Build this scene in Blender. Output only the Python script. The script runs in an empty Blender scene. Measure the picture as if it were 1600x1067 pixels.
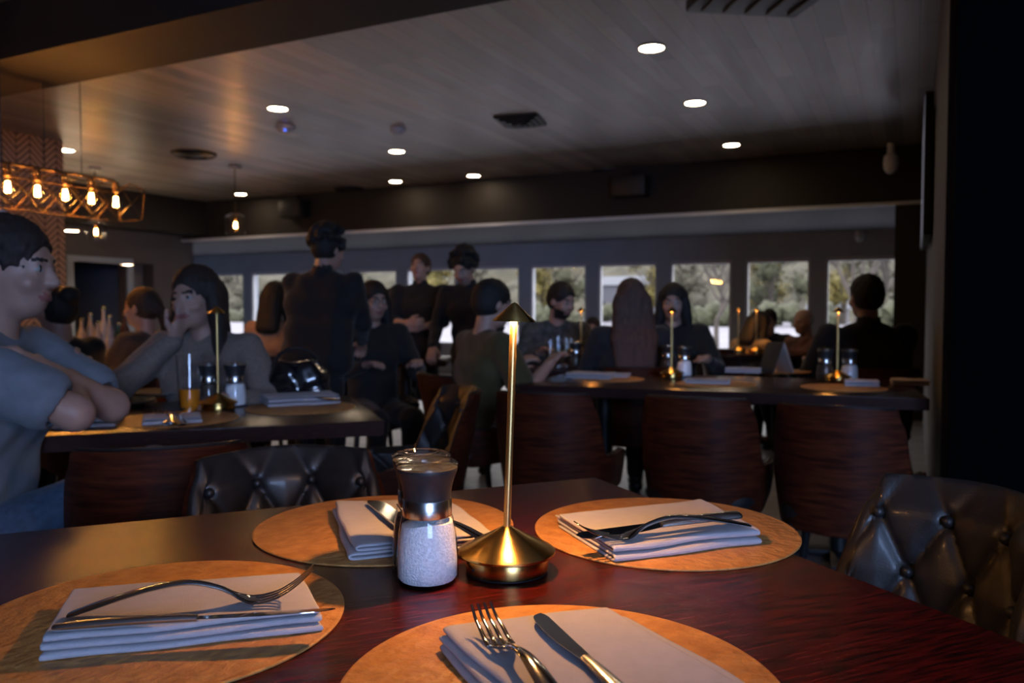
import bpy, bmesh, math, random
import numpy as np
from mathutils import Vector, Matrix, Euler
random.seed(7)
R = math.radians
SC = bpy.context.scene
COL = SC.collection
# ------------------------------------------------------------------ camera
EYE, F_PX, PITCH = 1.12, 1260.0, R(2.34)
TZ = 0.77                                        # table height
cam_d = bpy.data.cameras.new('camera'); cam = bpy.data.objects.new('camera', cam_d); COL.objects.link(cam)
cam.location = (0, 0, EYE); cam.rotation_euler = (R(90) - PITCH, 0, 0)
cam_d.sensor_width = 36; cam_d.lens = 36 * F_PX / 1600; cam_d.clip_start = 0.02; cam_d.clip_end = 400
cam_d.dof.use_dof = True; cam_d.dof.focus_distance = 0.98; cam_d.dof.aperture_fstop = 5.6
SC.camera = cam
SC.view_settings.view_transform = 'Standard'; SC.view_settings.look = 'None'
SC.view_settings.exposure = 2.0; SC.view_settings.gamma = 1; SC.view_settings.use_curve_mapping = False
SC.cycles.use_denoising = True; SC.cycles.max_bounces = 8; SC.cycles.transparent_max_bounces = 16
SC.cycles.caustics_reflective = False; SC.cycles.caustics_refractive = False
SC.cycles.sample_clamp_indirect = 4.0; SC.cycles.diffuse_bounces = 3; SC.cycles.glossy_bounces = 4
# ------------------------------------------------------------------ world (overcast dusk sky)
w = bpy.data.worlds.new('world'); SC.world = w; w.use_nodes = True
bg = w.node_tree.nodes['Background']; bg.inputs[0].default_value = (.94, 0.93, 0.97, 1); bg.inputs[1].default_value = 1.35
# room frame: AL = bearing of the window wall's normal; L to the right along the windows, D towards them
AL = R(26.5)
EU = Vector((math.cos(AL), -math.sin(AL), 0)); EW = Vector((math.sin(AL), math.cos(AL), 0))
def RM(L, D, z=0.0): return EU * L + EW * D + Vector((0, 0, z))
def area(name, loc, rot, sx, sy, power, col, spread=180):
    l = bpy.data.lights.new(name, 'AREA'); l.shape = 'RECTANGLE'; l.size = sx; l.size_y = sy; l.energy = power; l.color = col; l.spread = R(spread)
    o = bpy.data.objects.new(name, l); COL.objects.link(o); o.location = loc; o.rotation_euler = rot; return o
# daylight through the window in the wall behind the camera, and skylight through the far windows
area('rear_window_daylight', RM(3.0, -2.66, 1.62), (R(90), 0, -AL), 2.4, 1.25, 62, (0.23, 0.46, 1.0))
# ------------------------------------------------------------------ geometry helpers
def ray(px, py):
    F = Vector((0, math.cos(PITCH), -math.sin(PITCH))); U = Vector((0, math.sin(PITCH), math.cos(PITCH)))
    return F + Vector((1, 0, 0)) * ((px - 800) / F_PX) + U * ((533.5 - py) / F_PX)
def G(px, py, z=TZ):                             # pixel -> point on the horizontal plane z
    r = ray(px, py); t = (z - EYE) / r.z; return Vector((0, 0, EYE)) + r * t
def P(px, py, d):                                # pixel -> point at distance y = d
    r = ray(px, py); return Vector((0, 0, EYE)) + r * (d / r.y)
def obj(name, me, m=None, parent=None, smooth=True):
    o = bpy.data.objects.new(name, me); COL.objects.link(o)
    if m is not None:
        for mm in (m if isinstance(m, (list, tuple)) else [m]): me.materials.append(mm)
    if smooth: me.shade_smooth()
    if parent is not None: o.parent = parent
    return o
def tag(o, label, cat, group=None, kind=None):
    if label: o['label'] = label
    if cat: o['category'] = cat
    if group: o['group'] = group
    if kind: o['kind'] = kind
    return o
def thing(name, label, cat, loc=(0, 0, 0), rz=0, group=None):
    o = bpy.data.objects.new(name, None); COL.objects.link(o); o.empty_display_size = .05
    o.location = loc; o.rotation_euler = (0, 0, rz); return tag(o, label, cat, group)
def dup(root, label=None, loc=None, rz=None, group=None):
    r = root.copy(); COL.objects.link(r)
    if loc is not None: r.location = loc
    if rz is not None: r.rotation_euler = (0, 0, rz)
    if label: r['label'] = label
    if group: r['group'] = group
    def rec(a, b):
        for ch in list(a.children):
            c = ch.copy(); COL.objects.link(c); c.parent = b; rec(ch, c)
    rec(root, r); return r
class MB:
    def __init__(s): s.bm = bmesh.new()
    def add(s, vs, fs):
        b = [s.bm.verts.new(v) for v in vs]
        for f in fs:
            try: s.bm.faces.new([b[i] for i in f])
            except ValueError: pass
        return s
    def box(s, c, size, rot=None, bev=0):
        m = Matrix.Translation(Vector(c)) @ (rot.to_4x4() if rot is not None else Matrix()) @ Matrix.Diagonal((*size, 1))
        g = bmesh.ops.create_cube(s.bm, size=1, matrix=m)
        if bev:
            es = list({e for v in g['verts'] for e in v.link_edges})
            bmesh.ops.bevel(s.bm, geom=es, offset=bev, segments=2, affect='EDGES', profile=.5)
        return s
    def lathe(s, prof, n=40, c=(0, 0, 0), caps=False, axis=None):
        M = axis if axis is not None else Matrix()
        c = Vector(c); rows = []
        for (r, z) in prof:
            if r <= 1e-6: rows.append([s.bm.verts.new(c + M @ Vector((0, 0, z)))])
            else: rows.append([s.bm.verts.new(c + M @ Vector((r * math.cos(2 * math.pi * i / n), r * math.sin(2 * math.pi * i / n), z))) for i in range(n)])
        for a, b in zip(rows, rows[1:]):
            for i in range(n):
                j = (i + 1) % n
                q = [a[0] if len(a) == 1 else a[i], a[0] if len(a) == 1 else a[j], b[0] if len(b) == 1 else b[j], b[0] if len(b) == 1 else b[i]]
                u = []
                for v in q:
                    if v not in u: u.append(v)
                if len(u) > 2: s.bm.faces.new(u)
        return s
    def tube(s, pts, rad, n=10, flat=None, up=(0, 0, 1)):    # rad: number or list; flat: list of second radii
        pts = [Vector(p) for p in pts]; N = len(pts)
        rad = rad if isinstance(rad, (list, tuple)) else [rad] * N
        flat = flat if flat is not None else rad
        flat = flat if isinstance(flat, (list, tuple)) else [flat] * N
        rows = []; pu = Vector(up)
        for i, p in enumerate(pts):
            t = (pts[min(i + 1, N - 1)] - pts[max(i - 1, 0)]).normalized()
            sd = t.cross(pu)
            if sd.length < 1e-4: sd = t.cross(Vector((1, 0, 0)))
            sd.normalize(); u2 = sd.cross(t).normalized(); 
            if u2.length > 0: pu = u2
            rows.append([s.bm.verts.new(p + sd * (rad[i] * math.cos(2 * math.pi * k / n)) + u2 * (flat[i] * math.sin(2 * math.pi * k / n))) for k in range(n)])
        for a, b in zip(rows, rows[1:]):
            for k in range(n): s.bm.faces.new([a[k], a[(k + 1) % n], b[(k + 1) % n], b[k]])
        s.bm.faces.new(rows[0][::-1]); s.bm.faces.new(rows[-1]); return s
    def ico(s, c, r, sub=2, sc=(1, 1, 1)):
        bmesh.ops.create_icosphere(s.bm, subdivisions=sub, radius=r, matrix=Matrix.Translation(Vector(c)) @ Matrix.Diagonal((*sc, 1))); return s
    def build(s, name, m=None, parent=None, smooth=True, sharp=None):
        bmesh.ops.recalc_face_normals(s.bm, faces=s.bm.faces)
        me = bpy.data.meshes.new(name); s.bm.to_mesh(me); s.bm.free()
        o = obj(name, me, m, parent, smooth)
        if smooth: 
            me.set_sharp_from_angle(angle=R(sharp or 40))
        return o
ROOMROT = Matrix.Rotation(-AL, 3, 'Z')
def rbox(mb, L0, L1, D0, D1, z0, z1, bev=0):       # box aligned with the room
    return mb.box(RM((L0 + L1) / 2, (D0 + D1) / 2, (z0 + z1) / 2), (L1 - L0, D1 - D0, z1 - z0), ROOMROT, bev)
# ------------------------------------------------------------------ materials
def NT(name):
    m = bpy.data.materials.new(name); m.use_nodes = True; nt = m.node_tree; return m, nt, nt.nodes['Principled BSDF']
def mat(name, col, rough=.5, metal=0, var=.12, scale=20, bump=0, bscale=200, spec=.5, coat=0, stretch=None, sheen=0, rot=0, col2=None, detail=4, trans=0, obj_rand=0, contrast=(.3, .7), aniso=0):
    m, nt, b = NT(name); N, Lk = nt.nodes, nt.links
    tc = N.new('ShaderNodeTexCoord'); mp = N.new('ShaderNodeMapping'); Lk.new(tc.outputs['Object'], mp.inputs[0])
    if stretch: mp.inputs['Scale'].default_value = stretch
    mp.inputs['Rotation'].default_value = (0, 0, rot)
    nz = N.new('ShaderNodeTexNoise'); nz.inputs['Scale'].default_value = scale; nz.inputs['Detail'].default_value = detail; Lk.new(mp.outputs[0], nz.inputs['Vector'])
    cr = N.new('ShaderNodeValToRGB'); Lk.new(nz.outputs[0], cr.inputs[0])
    c2 = col2 or tuple(min(1, c * (1 + var)) for c in col); c1 = col if col2 else tuple(c * (1 - var) for c in col)
    cr.color_ramp.elements[0].position = contrast[0]; cr.color_ramp.elements[1].position = contrast[1]
    cr.color_ramp.elements[0].color = (*c1, 1); cr.color_ramp.elements[1].color = (*c2, 1)
    Lk.new(cr.outputs[0], b.inputs['Base Color'])
    b.inputs['Roughness'].default_value = rough; b.inputs['Metallic'].default_value = metal; b.inputs['Specular IOR Level'].default_value = spec
    b.inputs['Coat Weight'].default_value = coat; b.inputs['Coat Roughness'].default_value = .15; b.inputs['Sheen Weight'].default_value = sheen
    if aniso: b.inputs['Anisotropic'].default_value = aniso
    if trans: b.inputs['Transmission Weight'].default_value = trans
    if bump:
        n2 = N.new('ShaderNodeTexNoise'); n2.inputs['Scale'].default_value = bscale; n2.inputs['Detail'].default_value = 3; Lk.new(mp.outputs[0], n2.inputs['Vector'])
        bp = N.new('ShaderNodeBump'); bp.inputs['Strength'].default_value = bump; bp.inputs['Distance'].default_value = .002; Lk.new(n2.outputs[0], bp.inputs['Height']); Lk.new(bp.outputs[0], b.inputs['Normal'])
    return m
def emis(name, col, s, var=.05):
    m, nt, b = NT(name); N, Lk = nt.nodes, nt.links
    b.inputs['Base Color'].default_value = (*col, 1); b.inputs['Emission Color'].default_value = (*col, 1); b.inputs['Emission Strength'].default_value = s
    return m
def clear(name, tint=(1, 1, 1), rough=.02, ior=1.45):
    m = bpy.data.materials.new(name); m.use_nodes = True; nt = m.node_tree; N, Lk = nt.nodes, nt.links; N.clear()
    out = N.new('ShaderNodeOutputMaterial'); mx = N.new('ShaderNodeMixShader'); lw = N.new('ShaderNodeLayerWeight'); lw.inputs[0].default_value = .5; p5 = N.new('ShaderNodeMath'); p5.operation = 'POWER'; p5.inputs[1].default_value = 4; Lk.new(lw.outputs['Facing'], p5.inputs[0]); f0 = ((ior - 1) / (ior + 1)) ** 2; fr = N.new('ShaderNodeMath'); fr.operation = 'MULTIPLY_ADD'; fr.inputs[1].default_value = (1 - f0) * .85; fr.inputs[2].default_value = f0; Lk.new(p5.outputs[0], fr.inputs[0])
    t = N.new('ShaderNodeBsdfTransparent'); t.inputs[0].default_value = (*tint, 1); g = N.new('ShaderNodeBsdfGlossy'); g.inputs['Roughness'].default_value = rough
    Lk.new(fr.outputs[0], mx.inputs[0]); Lk.new(t.outputs[0], mx.inputs[1]); Lk.new(g.outputs[0], mx.inputs[2]); Lk.new(mx.outputs[0], out.inputs[0]); return m
def wood(name, c1, c2, rough=.3, stretch=(1, 14, 14), scale=6, coat=.3, rot=0, bump=.15, spec=.5):
    return mat(name, c1, rough, 0, scale=scale, col2=c2, stretch=stretch, coat=coat, bump=bump, bscale=scale * 6, rot=rot, detail=8, spec=spec, contrast=(.38, .66))
M = {}
M['table'] = wood('dark_red_wood', (.012, .0015, .0012), (.115, .006, .004), rough=.25, spec=.42, stretch=(2.2, 26, 26), scale=9, coat=0, rot=R(-22), bump=.2)
M['table_far'] = wood('dark_brown_wood', (.02, .008, .006), (.05, .018, .012), rough=.24, stretch=(2, 14, 14), coat=0, rot=R(-20), bump=.1, spec=.3)
M['table_edge'] = mat('matt_dark_table_edge', (.03, .012, .010), .65, 0, .3, 40, spec=.1, stretch=(1, 1, 8))
M['walnut'] = wood('walnut_veneer', (.028, .006, .003), (.082, .019, .007), rough=.42, stretch=(3, 3, 26), scale=3, coat=0, spec=.25)
M['leather_blk'] = mat('black_leather', (.014, .013, .013), .46, 0, .2, 60, spec=.4, bump=.3, bscale=400, coat=.12)
M['leather_tan'] = mat('tan_leatherette', (.42, .17, .042), .5, 0, col2=(.60, .28, .08), scale=38, bump=1, bscale=70, detail=12, stretch=(1, 1.25, 1), rot=.4, spec=.4)
M['leather_tan'].node_tree.nodes['Bump'].inputs['Distance'].default_value = .004
M['mat_edge'] = mat('tan_edge', (.5, .3, .16), .5)
M['linen'] = mat('napkin_cloth', (.46, .43, .455), .9, 0, .05, 60, bump=.45, bscale=900, sheen=.2)
M['brass_stem'] = mat('satin_brass_stem', (.68, .46, .17), .36, 1, .05, 12)
M['brass'] = mat('brushed_brass', (.64, .42, .13), .19, 1, .06, 12, bump=.06, bscale=500, stretch=(1, 1, 14), aniso=.3)
for _k in ('brass',):
    _nt = M[_k].node_tree; _tg = _nt.nodes.new('ShaderNodeTangent'); _tg.direction_type = 'RADIAL'; _tg.axis = 'Z'; _nt.links.new(_tg.outputs[0], _nt.nodes['Principled BSDF'].inputs['Tangent'])
    _nt.nodes['Principled BSDF'].inputs['Anisotropic'].default_value = .8; _nt.nodes['Principled BSDF'].inputs['Anisotropic Rotation'].default_value = .25; _nt.nodes['Principled BSDF'].inputs['Roughness'].default_value = .26
M['steel'] = mat('polished_steel', (.58, .57, .56), .09, 1, .06, 25)
M['steel_br'] = mat('brushed_steel', (.66, .64, .62), .25, 1, .1, 40, stretch=(1, 1, 8))
M['blk_plastic'] = mat('matt_black_plastic', (.018, .018, .02), .5, 0, .15, 80, bump=.1, bscale=800)
M['glass'] = clear('clear_glass')
M['lid'] = clear('clear_acrylic', (.96, .96, .96), .04, 1.6)
M['salt'] = mat('coarse_salt', (.92, .92, .94), .45, 0, .2, 260, bump=1.0, bscale=380, detail=8)
M['pepper'] = mat('peppercorns', (.05, .03, .02), .6, 0, .6, 300, bump=1, bscale=300)
M['beer'] = mat('amber_beer', (1, .30, .02), .1, 0, .1, 20, trans=.3)
M['water'] = clear('water', (.9, .95, .95), .02, 1.33)
M['led'] = emis('warm_led', (1, .47, .15), 700)
M['led_far'] = emis('warm_led_far', (1, .42, .09), 60)
M['led_off'] = mat('led_diffuser_off', (.6, .58, .5), .4)
M['down'] = emis('downlight_diffuser', (1, .76, .50), 16)
M['bulb_hot'] = emis('filament_glow', (1, .46, .12), 80)
M['bulb_glass'] = clear('amber_bulb_glass', (1, .88, .65))
M['strip'] = emis('bar_strip_light', (1, .5, .16), 4.5)
M['ceil_trim'] = mat('painted_white_metal', (.5, .46, .42), .5)
M['black_metal'] = mat('black_metal', (.012, .012, .013), .45, .3, .1, 30)
M['bronze'] = mat('aged_bronze_rod', (.07, .045, .025), .45, .9, .15, 30)
M['wallgrey'] = mat('slate_blue_paint', (.33, .38, .46), .6, 0, .06, 3, bump=.1, bscale=200)
M['walldark'] = mat('dark_brown_paint', (.012, .008, .006), .7, 0, .1, 3)
M['wallleft'] = mat('taupe_paint', (.10, .085, .085), .7, 0, .08, 2)
M['rightwall'] = mat('warm_grey_paint', (.085, .075, .068), .7, 0, .1, 3)
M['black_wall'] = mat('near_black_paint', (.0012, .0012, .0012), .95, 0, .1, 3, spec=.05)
M['whitetrim'] = mat('white_painted_trim', (.55, .57, .62), .5, 0, .05, 6)
M['plate'] = mat('charcoal_stoneware', (.05, .045, .04), .35, 0, .2, 30)
M['paper'] = mat('menu_paper', (.45, .40, .36), .7, 0, .1, 12)
def stuff_leather(): return M['leather_blk']
# ------------------------------------------------------------------ the room
def st(name, mb, m): o = mb.build(name, m, None, smooth=False); o['kind'] = 'structure'; return o
WZ0, WZ1, DW, DB, LR, LL, ZC = .5, 1.83, 12.0, 9.0, .097, -10.22, 2.75
# floor
fl, nt, b = NT('grey_floor_boards'); N, Lk = nt.nodes, nt.links
tc = N.new('ShaderNodeTexCoord'); mp = N.new('ShaderNodeMapping'); mp.inputs['Rotation'].default_value = (0, 0, AL); Lk.new(tc.outputs['Object'], mp.inputs[0])
bk = N.new('ShaderNodeTexBrick'); bk.inputs['Scale'].default_value = 1; bk.inputs['Brick Width'].default_value = .9; bk.inputs['Row Height'].default_value = .15; bk.inputs['Mortar Size'].default_value = .003
bk.inputs['Color1'].default_value = (.13, .115, .11, 1); bk.inputs['Color2'].default_value = (.22, .20, .19, 1); bk.inputs['Mortar'].default_value = (.02, .02, .02, 1)
Lk.new(mp.outputs[0], bk.inputs[0]); Lk.new(bk.outputs[0], b.inputs['Base Color']); b.inputs['Roughness'].default_value = .45
st('floor', rbox(MB(), -16, 4.8, -2.8, 12.2, -.1, 0), fl)
# ceiling: dark satin boards running towards the windows
ce, nt, b = NT('dark_ceiling_boards'); N, Lk = nt.nodes, nt.links
tc = N.new('ShaderNodeTexCoord'); mp = N.new('ShaderNodeMapping'); mp.inputs['Rotation'].default_value = (0, 0, AL + R(90)); Lk.new(tc.outputs['Object'], mp.inputs[0])
bk = N.new('ShaderNodeTexBrick'); bk.inputs['Scale'].default_value = 1; bk.inputs['Brick Width'].default_value = 1.5; bk.inputs['Row Height'].default_value = .13; bk.inputs['Mortar Size'].default_value = .002
bk.inputs['Color1'].default_value = (.26, .22, .20, 1); bk.inputs['Color2'].default_value = (.58, .51, .47, 1); bk.inputs['Mortar'].default_value = (.02, .015, .012, 1)
nz = N.new('ShaderNodeTexNoise'); nz.inputs['Scale'].default_value = 2; nz.inputs['Detail'].default_value = 6; mp2 = N.new('ShaderNodeMapping'); mp2.inputs['Scale'].default_value = (1, 12, 1); Lk.new(mp.outputs[0], mp2.inputs[0]); Lk.new(mp2.outputs[0], nz.inputs[0])
mx = N.new('ShaderNodeMix'); mx.data_type = 'RGBA'; mx.blend_type = 'MULTIPLY'; mx.inputs[0].default_value = .6
Lk.new(mp.outputs[0], bk.inputs[0]); Lk.new(bk.outputs[0], mx.inputs[6]); Lk.new(nz.outputs[1], mx.inputs[7]); Lk.new(mx.outputs[2], b.inputs['Base Color']); b.inputs['Roughness'].default_value = .42
mr = N.new('ShaderNodeMapRange'); mr.inputs[3].default_value = .3; mr.inputs[4].default_value = .6; bpn = N.new('ShaderNodeBump'); bpn.inputs['Strength'].default_value = .5; bpn.inputs['Distance'].default_value = .004; Lk.new(nz.outputs[0], bpn.inputs['Height']); Lk.new(bpn.outputs[0], b.inputs['Normal']); Lk.new(nz.outputs[0], mr.inputs[0]); Lk.new(mr.outputs[0], b.inputs['Roughness']); b.inputs['Coat Weight'].default_value = .8; b.inputs['Coat Roughness'].default_value = .38; b.inputs['Specular IOR Level'].default_value = .8
st('ceiling', rbox(MB(), -16, 4.8, -2.8, DB + .2, ZC, ZC + .1), ce)
st('trim_1', rbox(MB(), -12, 4.5, 2.69, 3.16, 2.45, ZC - .001), M['walldark']).name = 'trim_1'
# bulkhead above the sunroom opening, side pieces, right wall
mb = MB(); rbox(mb, LL - .3, LR + .1, DB, DB + .2, 2.19, ZC); st('trim_2', mb, M['walldark'])
mb = MB(); rbox(mb, LL - .1, LR, DB - .03, DB + .0, 2.155, 2.19); rbox(mb, LL - .1, LR, DB, DB + .03, 2.155, 2.188); st('trim_3', mb, M['whitetrim'])
mb = MB(); rbox(mb, -.19, LR + .3, DB, DB + .2, 0, 2.16); st('trim_4', mb, M['walldark'])
mb = MB(); rbox(mb, LR, LR + .2, 3.42, 12.2, 0, ZC); st('wall_right', mb, M['rightwall'])
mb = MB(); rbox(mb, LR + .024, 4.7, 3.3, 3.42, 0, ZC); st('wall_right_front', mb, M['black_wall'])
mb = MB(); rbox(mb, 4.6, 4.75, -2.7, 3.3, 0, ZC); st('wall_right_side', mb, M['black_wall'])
# wall behind the camera with a window opening
mb = MB(); rbox(mb, -16, 1.75, -2.75, -2.55, 0, ZC); rbox(mb, 4.25, 4.7, -2.75, -2.55, 0, ZC); rbox(mb, 1.75, 4.25, -2.75, -2.55, 0, .95); rbox(mb, 1.75, 4.25, -2.75, -2.55, 2.3, ZC); st('wall_rear', mb, M['walldark'])
# left wall with a dark doorway and a lighter side panel
mb = MB()
rbox(mb, LL - .2, LL, -2.7, 7.15, 0, ZC); rbox(mb, LL - .2, LL, 8.45, DB + .2, 0, ZC); rbox(mb, LL - .2, LL, 7.15, 8.45, 1.78, ZC); rbox(mb, LL - .2, LL, 8.0, 8.08, 0, 1.78)
st('wall_left', mb, M['wallleft'])
mb = MB(); rbox(mb, LL, LL + .03, 7.05, 7.15, 0, 1.84); rbox(mb, LL, LL + .03, 7.15, 8.08, 1.76, 1.84); rbox(mb, LL, LL + .03, 7.98, 8.08, 0, 1.76); st('trim_5', mb, M['wallgrey'])
mb = MB(); rbox(mb, LL, LL + .5, 3, DB, 2.24, ZC); st('trim_6', mb, M['walldark'])
# side room seen through the left doorway
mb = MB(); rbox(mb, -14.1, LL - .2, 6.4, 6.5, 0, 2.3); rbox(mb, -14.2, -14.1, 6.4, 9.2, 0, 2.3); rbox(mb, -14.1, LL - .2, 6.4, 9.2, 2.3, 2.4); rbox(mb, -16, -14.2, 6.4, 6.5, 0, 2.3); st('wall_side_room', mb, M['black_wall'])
mb = MB(); rbox(mb, -10.5, -10.45, 8.1, 8.45, 0, 1.78); st('door_1', mb, mat('pale_grey_door', (.24, .23, .25), .6))
# sunroom
mb = MB(); rbox(mb, -16, LR, DB + .2, DW + .2, 2.19, 2.3); st('ceiling_sunroom', mb, mat('dim_slate_paint', (.12, .13, .15), .7))
mb = MB(); rbox(mb, -16, -15.8, DB, DW, 0, 2.3); rbox(mb, -16, LL - .1, DB, DB + .2, 0, 2.3); st('wall_sunroom_left', mb, M['wallgrey'])
MU = [0.0, -.1011, -.1917, -.2847, -.3805, -.4790, -.5807, -.6823, -.784, -.8866, -.988, -1.087, -1.187, -1.29]
ML = [m_ * DW for m_ in MU]
mb = MB(); rbox(mb, -16, LR, DW, DW + .2, 0, WZ0); rbox(mb, -16, LR, DW, DW + .2, WZ1, 2.19)
for L in ML: rbox(mb, L - .1, L + .1, DW, DW + .2, WZ0, WZ1)
rbox(mb, -16, ML[-1] - .1, DW, DW + .2, WZ0, WZ1)
st('wall_windows', mb, M['wallgrey'])
for i in range(len(ML) - 1):
    a, c = ML[i + 1] + .1, ML[i] - .1
    mb = MB(); t = .035
    rbox(mb, a, a + t, DW + .02, DW + .1, WZ0, WZ1); rbox(mb, c - t, c, DW + .02, DW + .1, WZ0, WZ1); rbox(mb, a, c, DW + .02, DW + .1, WZ0, WZ0 + t); rbox(mb, a, c, DW + .02, DW + .1, WZ1 - .05, WZ1)
    o = st('window_%d' % (i + 1), mb, M['whitetrim'])
    g = MB(); rbox(g, a + t, c - t, DW + .055, DW + .062, WZ0 + t, WZ1 - .05); g.build('pane', M['glass'], o, smooth=False)
    pl = bpy.data.lights.new('sky_portal', 'AREA'); pl.shape = 'RECTANGLE'; pl.size = c - a; pl.size_y = WZ1 - WZ0; pl.cycles.is_portal = True
    po = bpy.data.objects.new('sky_portal', pl); COL.objects.link(po); po.location = RM((a + c) / 2, DW + .3, (WZ0 + WZ1) / 2); po.rotation_euler = (R(-90), 0, -AL)
# ------------------------------------------------------------------ herringbone tiled chimney column by the bar
hb, nt, b = NT('herringbone_tile'); N, Lk = nt.nodes, nt.links
tc = N.new('ShaderNodeTexCoord'); mp = N.new('ShaderNodeMapping'); mp.inputs['Rotation'].default_value = (0, 0, AL); Lk.new(tc.outputs['Object'], mp.inputs[0])
sp = N.new('ShaderNodeSeparateXYZ'); Lk.new(mp.outputs[0], sp.inputs[0])
def mth(op, a, bb=None, nt=nt):
    n = nt.nodes.new('ShaderNodeMath'); n.operation = op
    for i, v in enumerate((a, bb)):
        if v is None: continue
        if isinstance(v, (int, float)): n.inputs[i].default_value = v
        else: nt.links.new(v, n.inputs[i])
    return n.outputs[0]
u = mth('DIVIDE', sp.outputs[1], .26)
tri = mth('ABSOLUTE', mth('SUBTRACT', mth('FRACT', u), .5))
v = mth('ADD', mth('DIVIDE', sp.outputs[2], .062), mth('MULTIPLY', tri, 4.2))
gr = mth('ABSOLUTE', mth('SUBTRACT', mth('FRACT', v), .5))
line = mth('GREATER_THAN', gr, .36)
line2 = mth('MAXIMUM', line, mth('GREATER_THAN', mth('ABSOLUTE', mth('SUBTRACT', tri, .25)), .235))
mx = N.new('ShaderNodeMix'); mx.data_type = 'RGBA'; Lk.new(line2, mx.inputs[0]); mx.inputs[6].default_value = (.62, .36, .22, 1); mx.inputs[7].default_value = (.035, .02, .015, 1)
Lk.new(mx.outputs[2], b.inputs['Base Color']); b.inputs['Roughness'].default_value = .45
mb = MB(); rbox(mb, -8.2, -7.45, 3.9, 5.14, 0, ZC - .001); o = mb.build('tiled_column', hb, None, False); o['kind'] = 'structure'; o.name = 'pillar_tiled'
# ------------------------------------------------------------------ lathe things
def lamp(name, label, x, y, z, lit=True, tilt=0, far=True, group=None, rz=0):
    t = thing(name, label, 'lamp', (x, y, z), rz, group)
    n = 24 if far else 72
    MB().lathe([(0, 0), (.052, 0), (.0545, .002), (.0545, .003)], n).build('foot_pad', M['blk_plastic'], t)
    b_ = MB().lathe([(.053, .003), (.0545, .004), (.0552, .0065), (.0552, .0225), (.054, .024), (0, .024)], n).build('base', M['brass'], t)
    MB().lathe([(.040, .0235), (.0625, .0245), (.0645, .026), (.0645, .0285), (.062, .031), (.030, .0475), (.010, .0585), (.0065, .0605), (0, .0605)], n).build('base_cover', M['brass'], t)
    if not far:
        MB().tube([(-.043, -.0345, .012), (-.0438, -.0352, .012)], .0018, 10).build('charging_port', M['blk_plastic'], b_)
    tx = math.tan(tilt)
    top = .345
    MB().tube([(0, 0, .058), (-tx * .14, 0, .198), (-tx * (top - .06), 0, top)], .0048, 16).build('stem', M['brass_stem'], t)
    dx = -tx * (top - .06)
    ax = Matrix.Rotation(-tilt, 4, 'Y')
    c = (dx, 0, top - .012)
    MB().lathe([(0, .0255), (.004, .0235), (.0284, .0012), (.0288, 0), (.0278, .0), (.020, .004), (0, .004)], n, c, axis=ax).build('shade', M['brass'], t)
    MB().lathe([(0, .0035), (.0125, .0035), (.0125, .0012), (.0060, .0012)], 24, c, axis=ax).build('led_disc', (M['led'] if not far else M['led_far']) if lit else M['led_off'], t)
    return t
def grinder(name, label, x, y, z, fill, n=64, rz=0, group=None):
    t = thing(name, label, 'grinder', (x, y, z), rz, group)
    outer = [(0, 0), (.036, 0), (.0392, .002), (.0402, .006), (.0398, .03), (.037, .062), (.0335, .082), (.0305, .090)]
    MB().lathe(outer, n).build('glass_jar', M['glass'], t)
    inner = [(0, .005), (.035, .005), (.0378, .009), (.0380, .03), (.0356, .060), (.0325, .078), (.024, .0800), (.010, .0835), (0, .084)]
    if fill is not None:
        bmx = MB().lathe(inner, n); 
        for vtx in bmx.bm.verts:
            if vtx.co.z > .075: vtx.co.z += .002 * math.sin(vtx.co.x * 90 + 1) + .05 * vtx.co.x
        bmx.build('salt_filling' if fill is M['salt'] else 'peppercorn_filling', fill, t)
    MB().lathe([(.0302, .086), (.0312, .0865), (.0315, .089), (.0315, .108), (.0308, .109)], n).build('steel_collar', M['steel_br'], t)
    MB().lathe([(.029, .108), (.0305, .1085), (.0305, .112), (.0315, .122), (.0345, .133), (.0378, .142), (.0388, .146), (.0385, .148), (0, .148)], n).build('grip', M['blk_plastic'], t)
    MB().lathe([(0, .1483), (.033, .1483), (.033, .1490), (.012, .1500), (0, .1500)], n).build('lid_reflector', M['steel_br'], t)  # metal disc added under the clear lid to brighten it with reflections
    MB().lathe([(0, .1508), (.0385, .1495), (.0400, .151), (.0398, .153), (.034, .157), (.026, .1578), (.0255, .1590), (.022, .1592), (.019, .155), (0, .1535)], n).build('clear_lid', M['lid'], t)
    return t
def placemat(name, label, x, y, z=TZ, r=.205, group=None, rz=0, n=96):
    o = MB().lathe([(0, 0), (r - .001, 0), (r, .0008), (r, .0022), (r - .0012, .003), (r - .004, .0032), (r - .0055, .0029), (r - .007, .0033), (0, .0033)], n).build(name, M['leather_tan'])
    o.location = (x, y, z); o.rotation_euler = (0, 0, rz); return tag(o, label, 'placemat', group)
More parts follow.
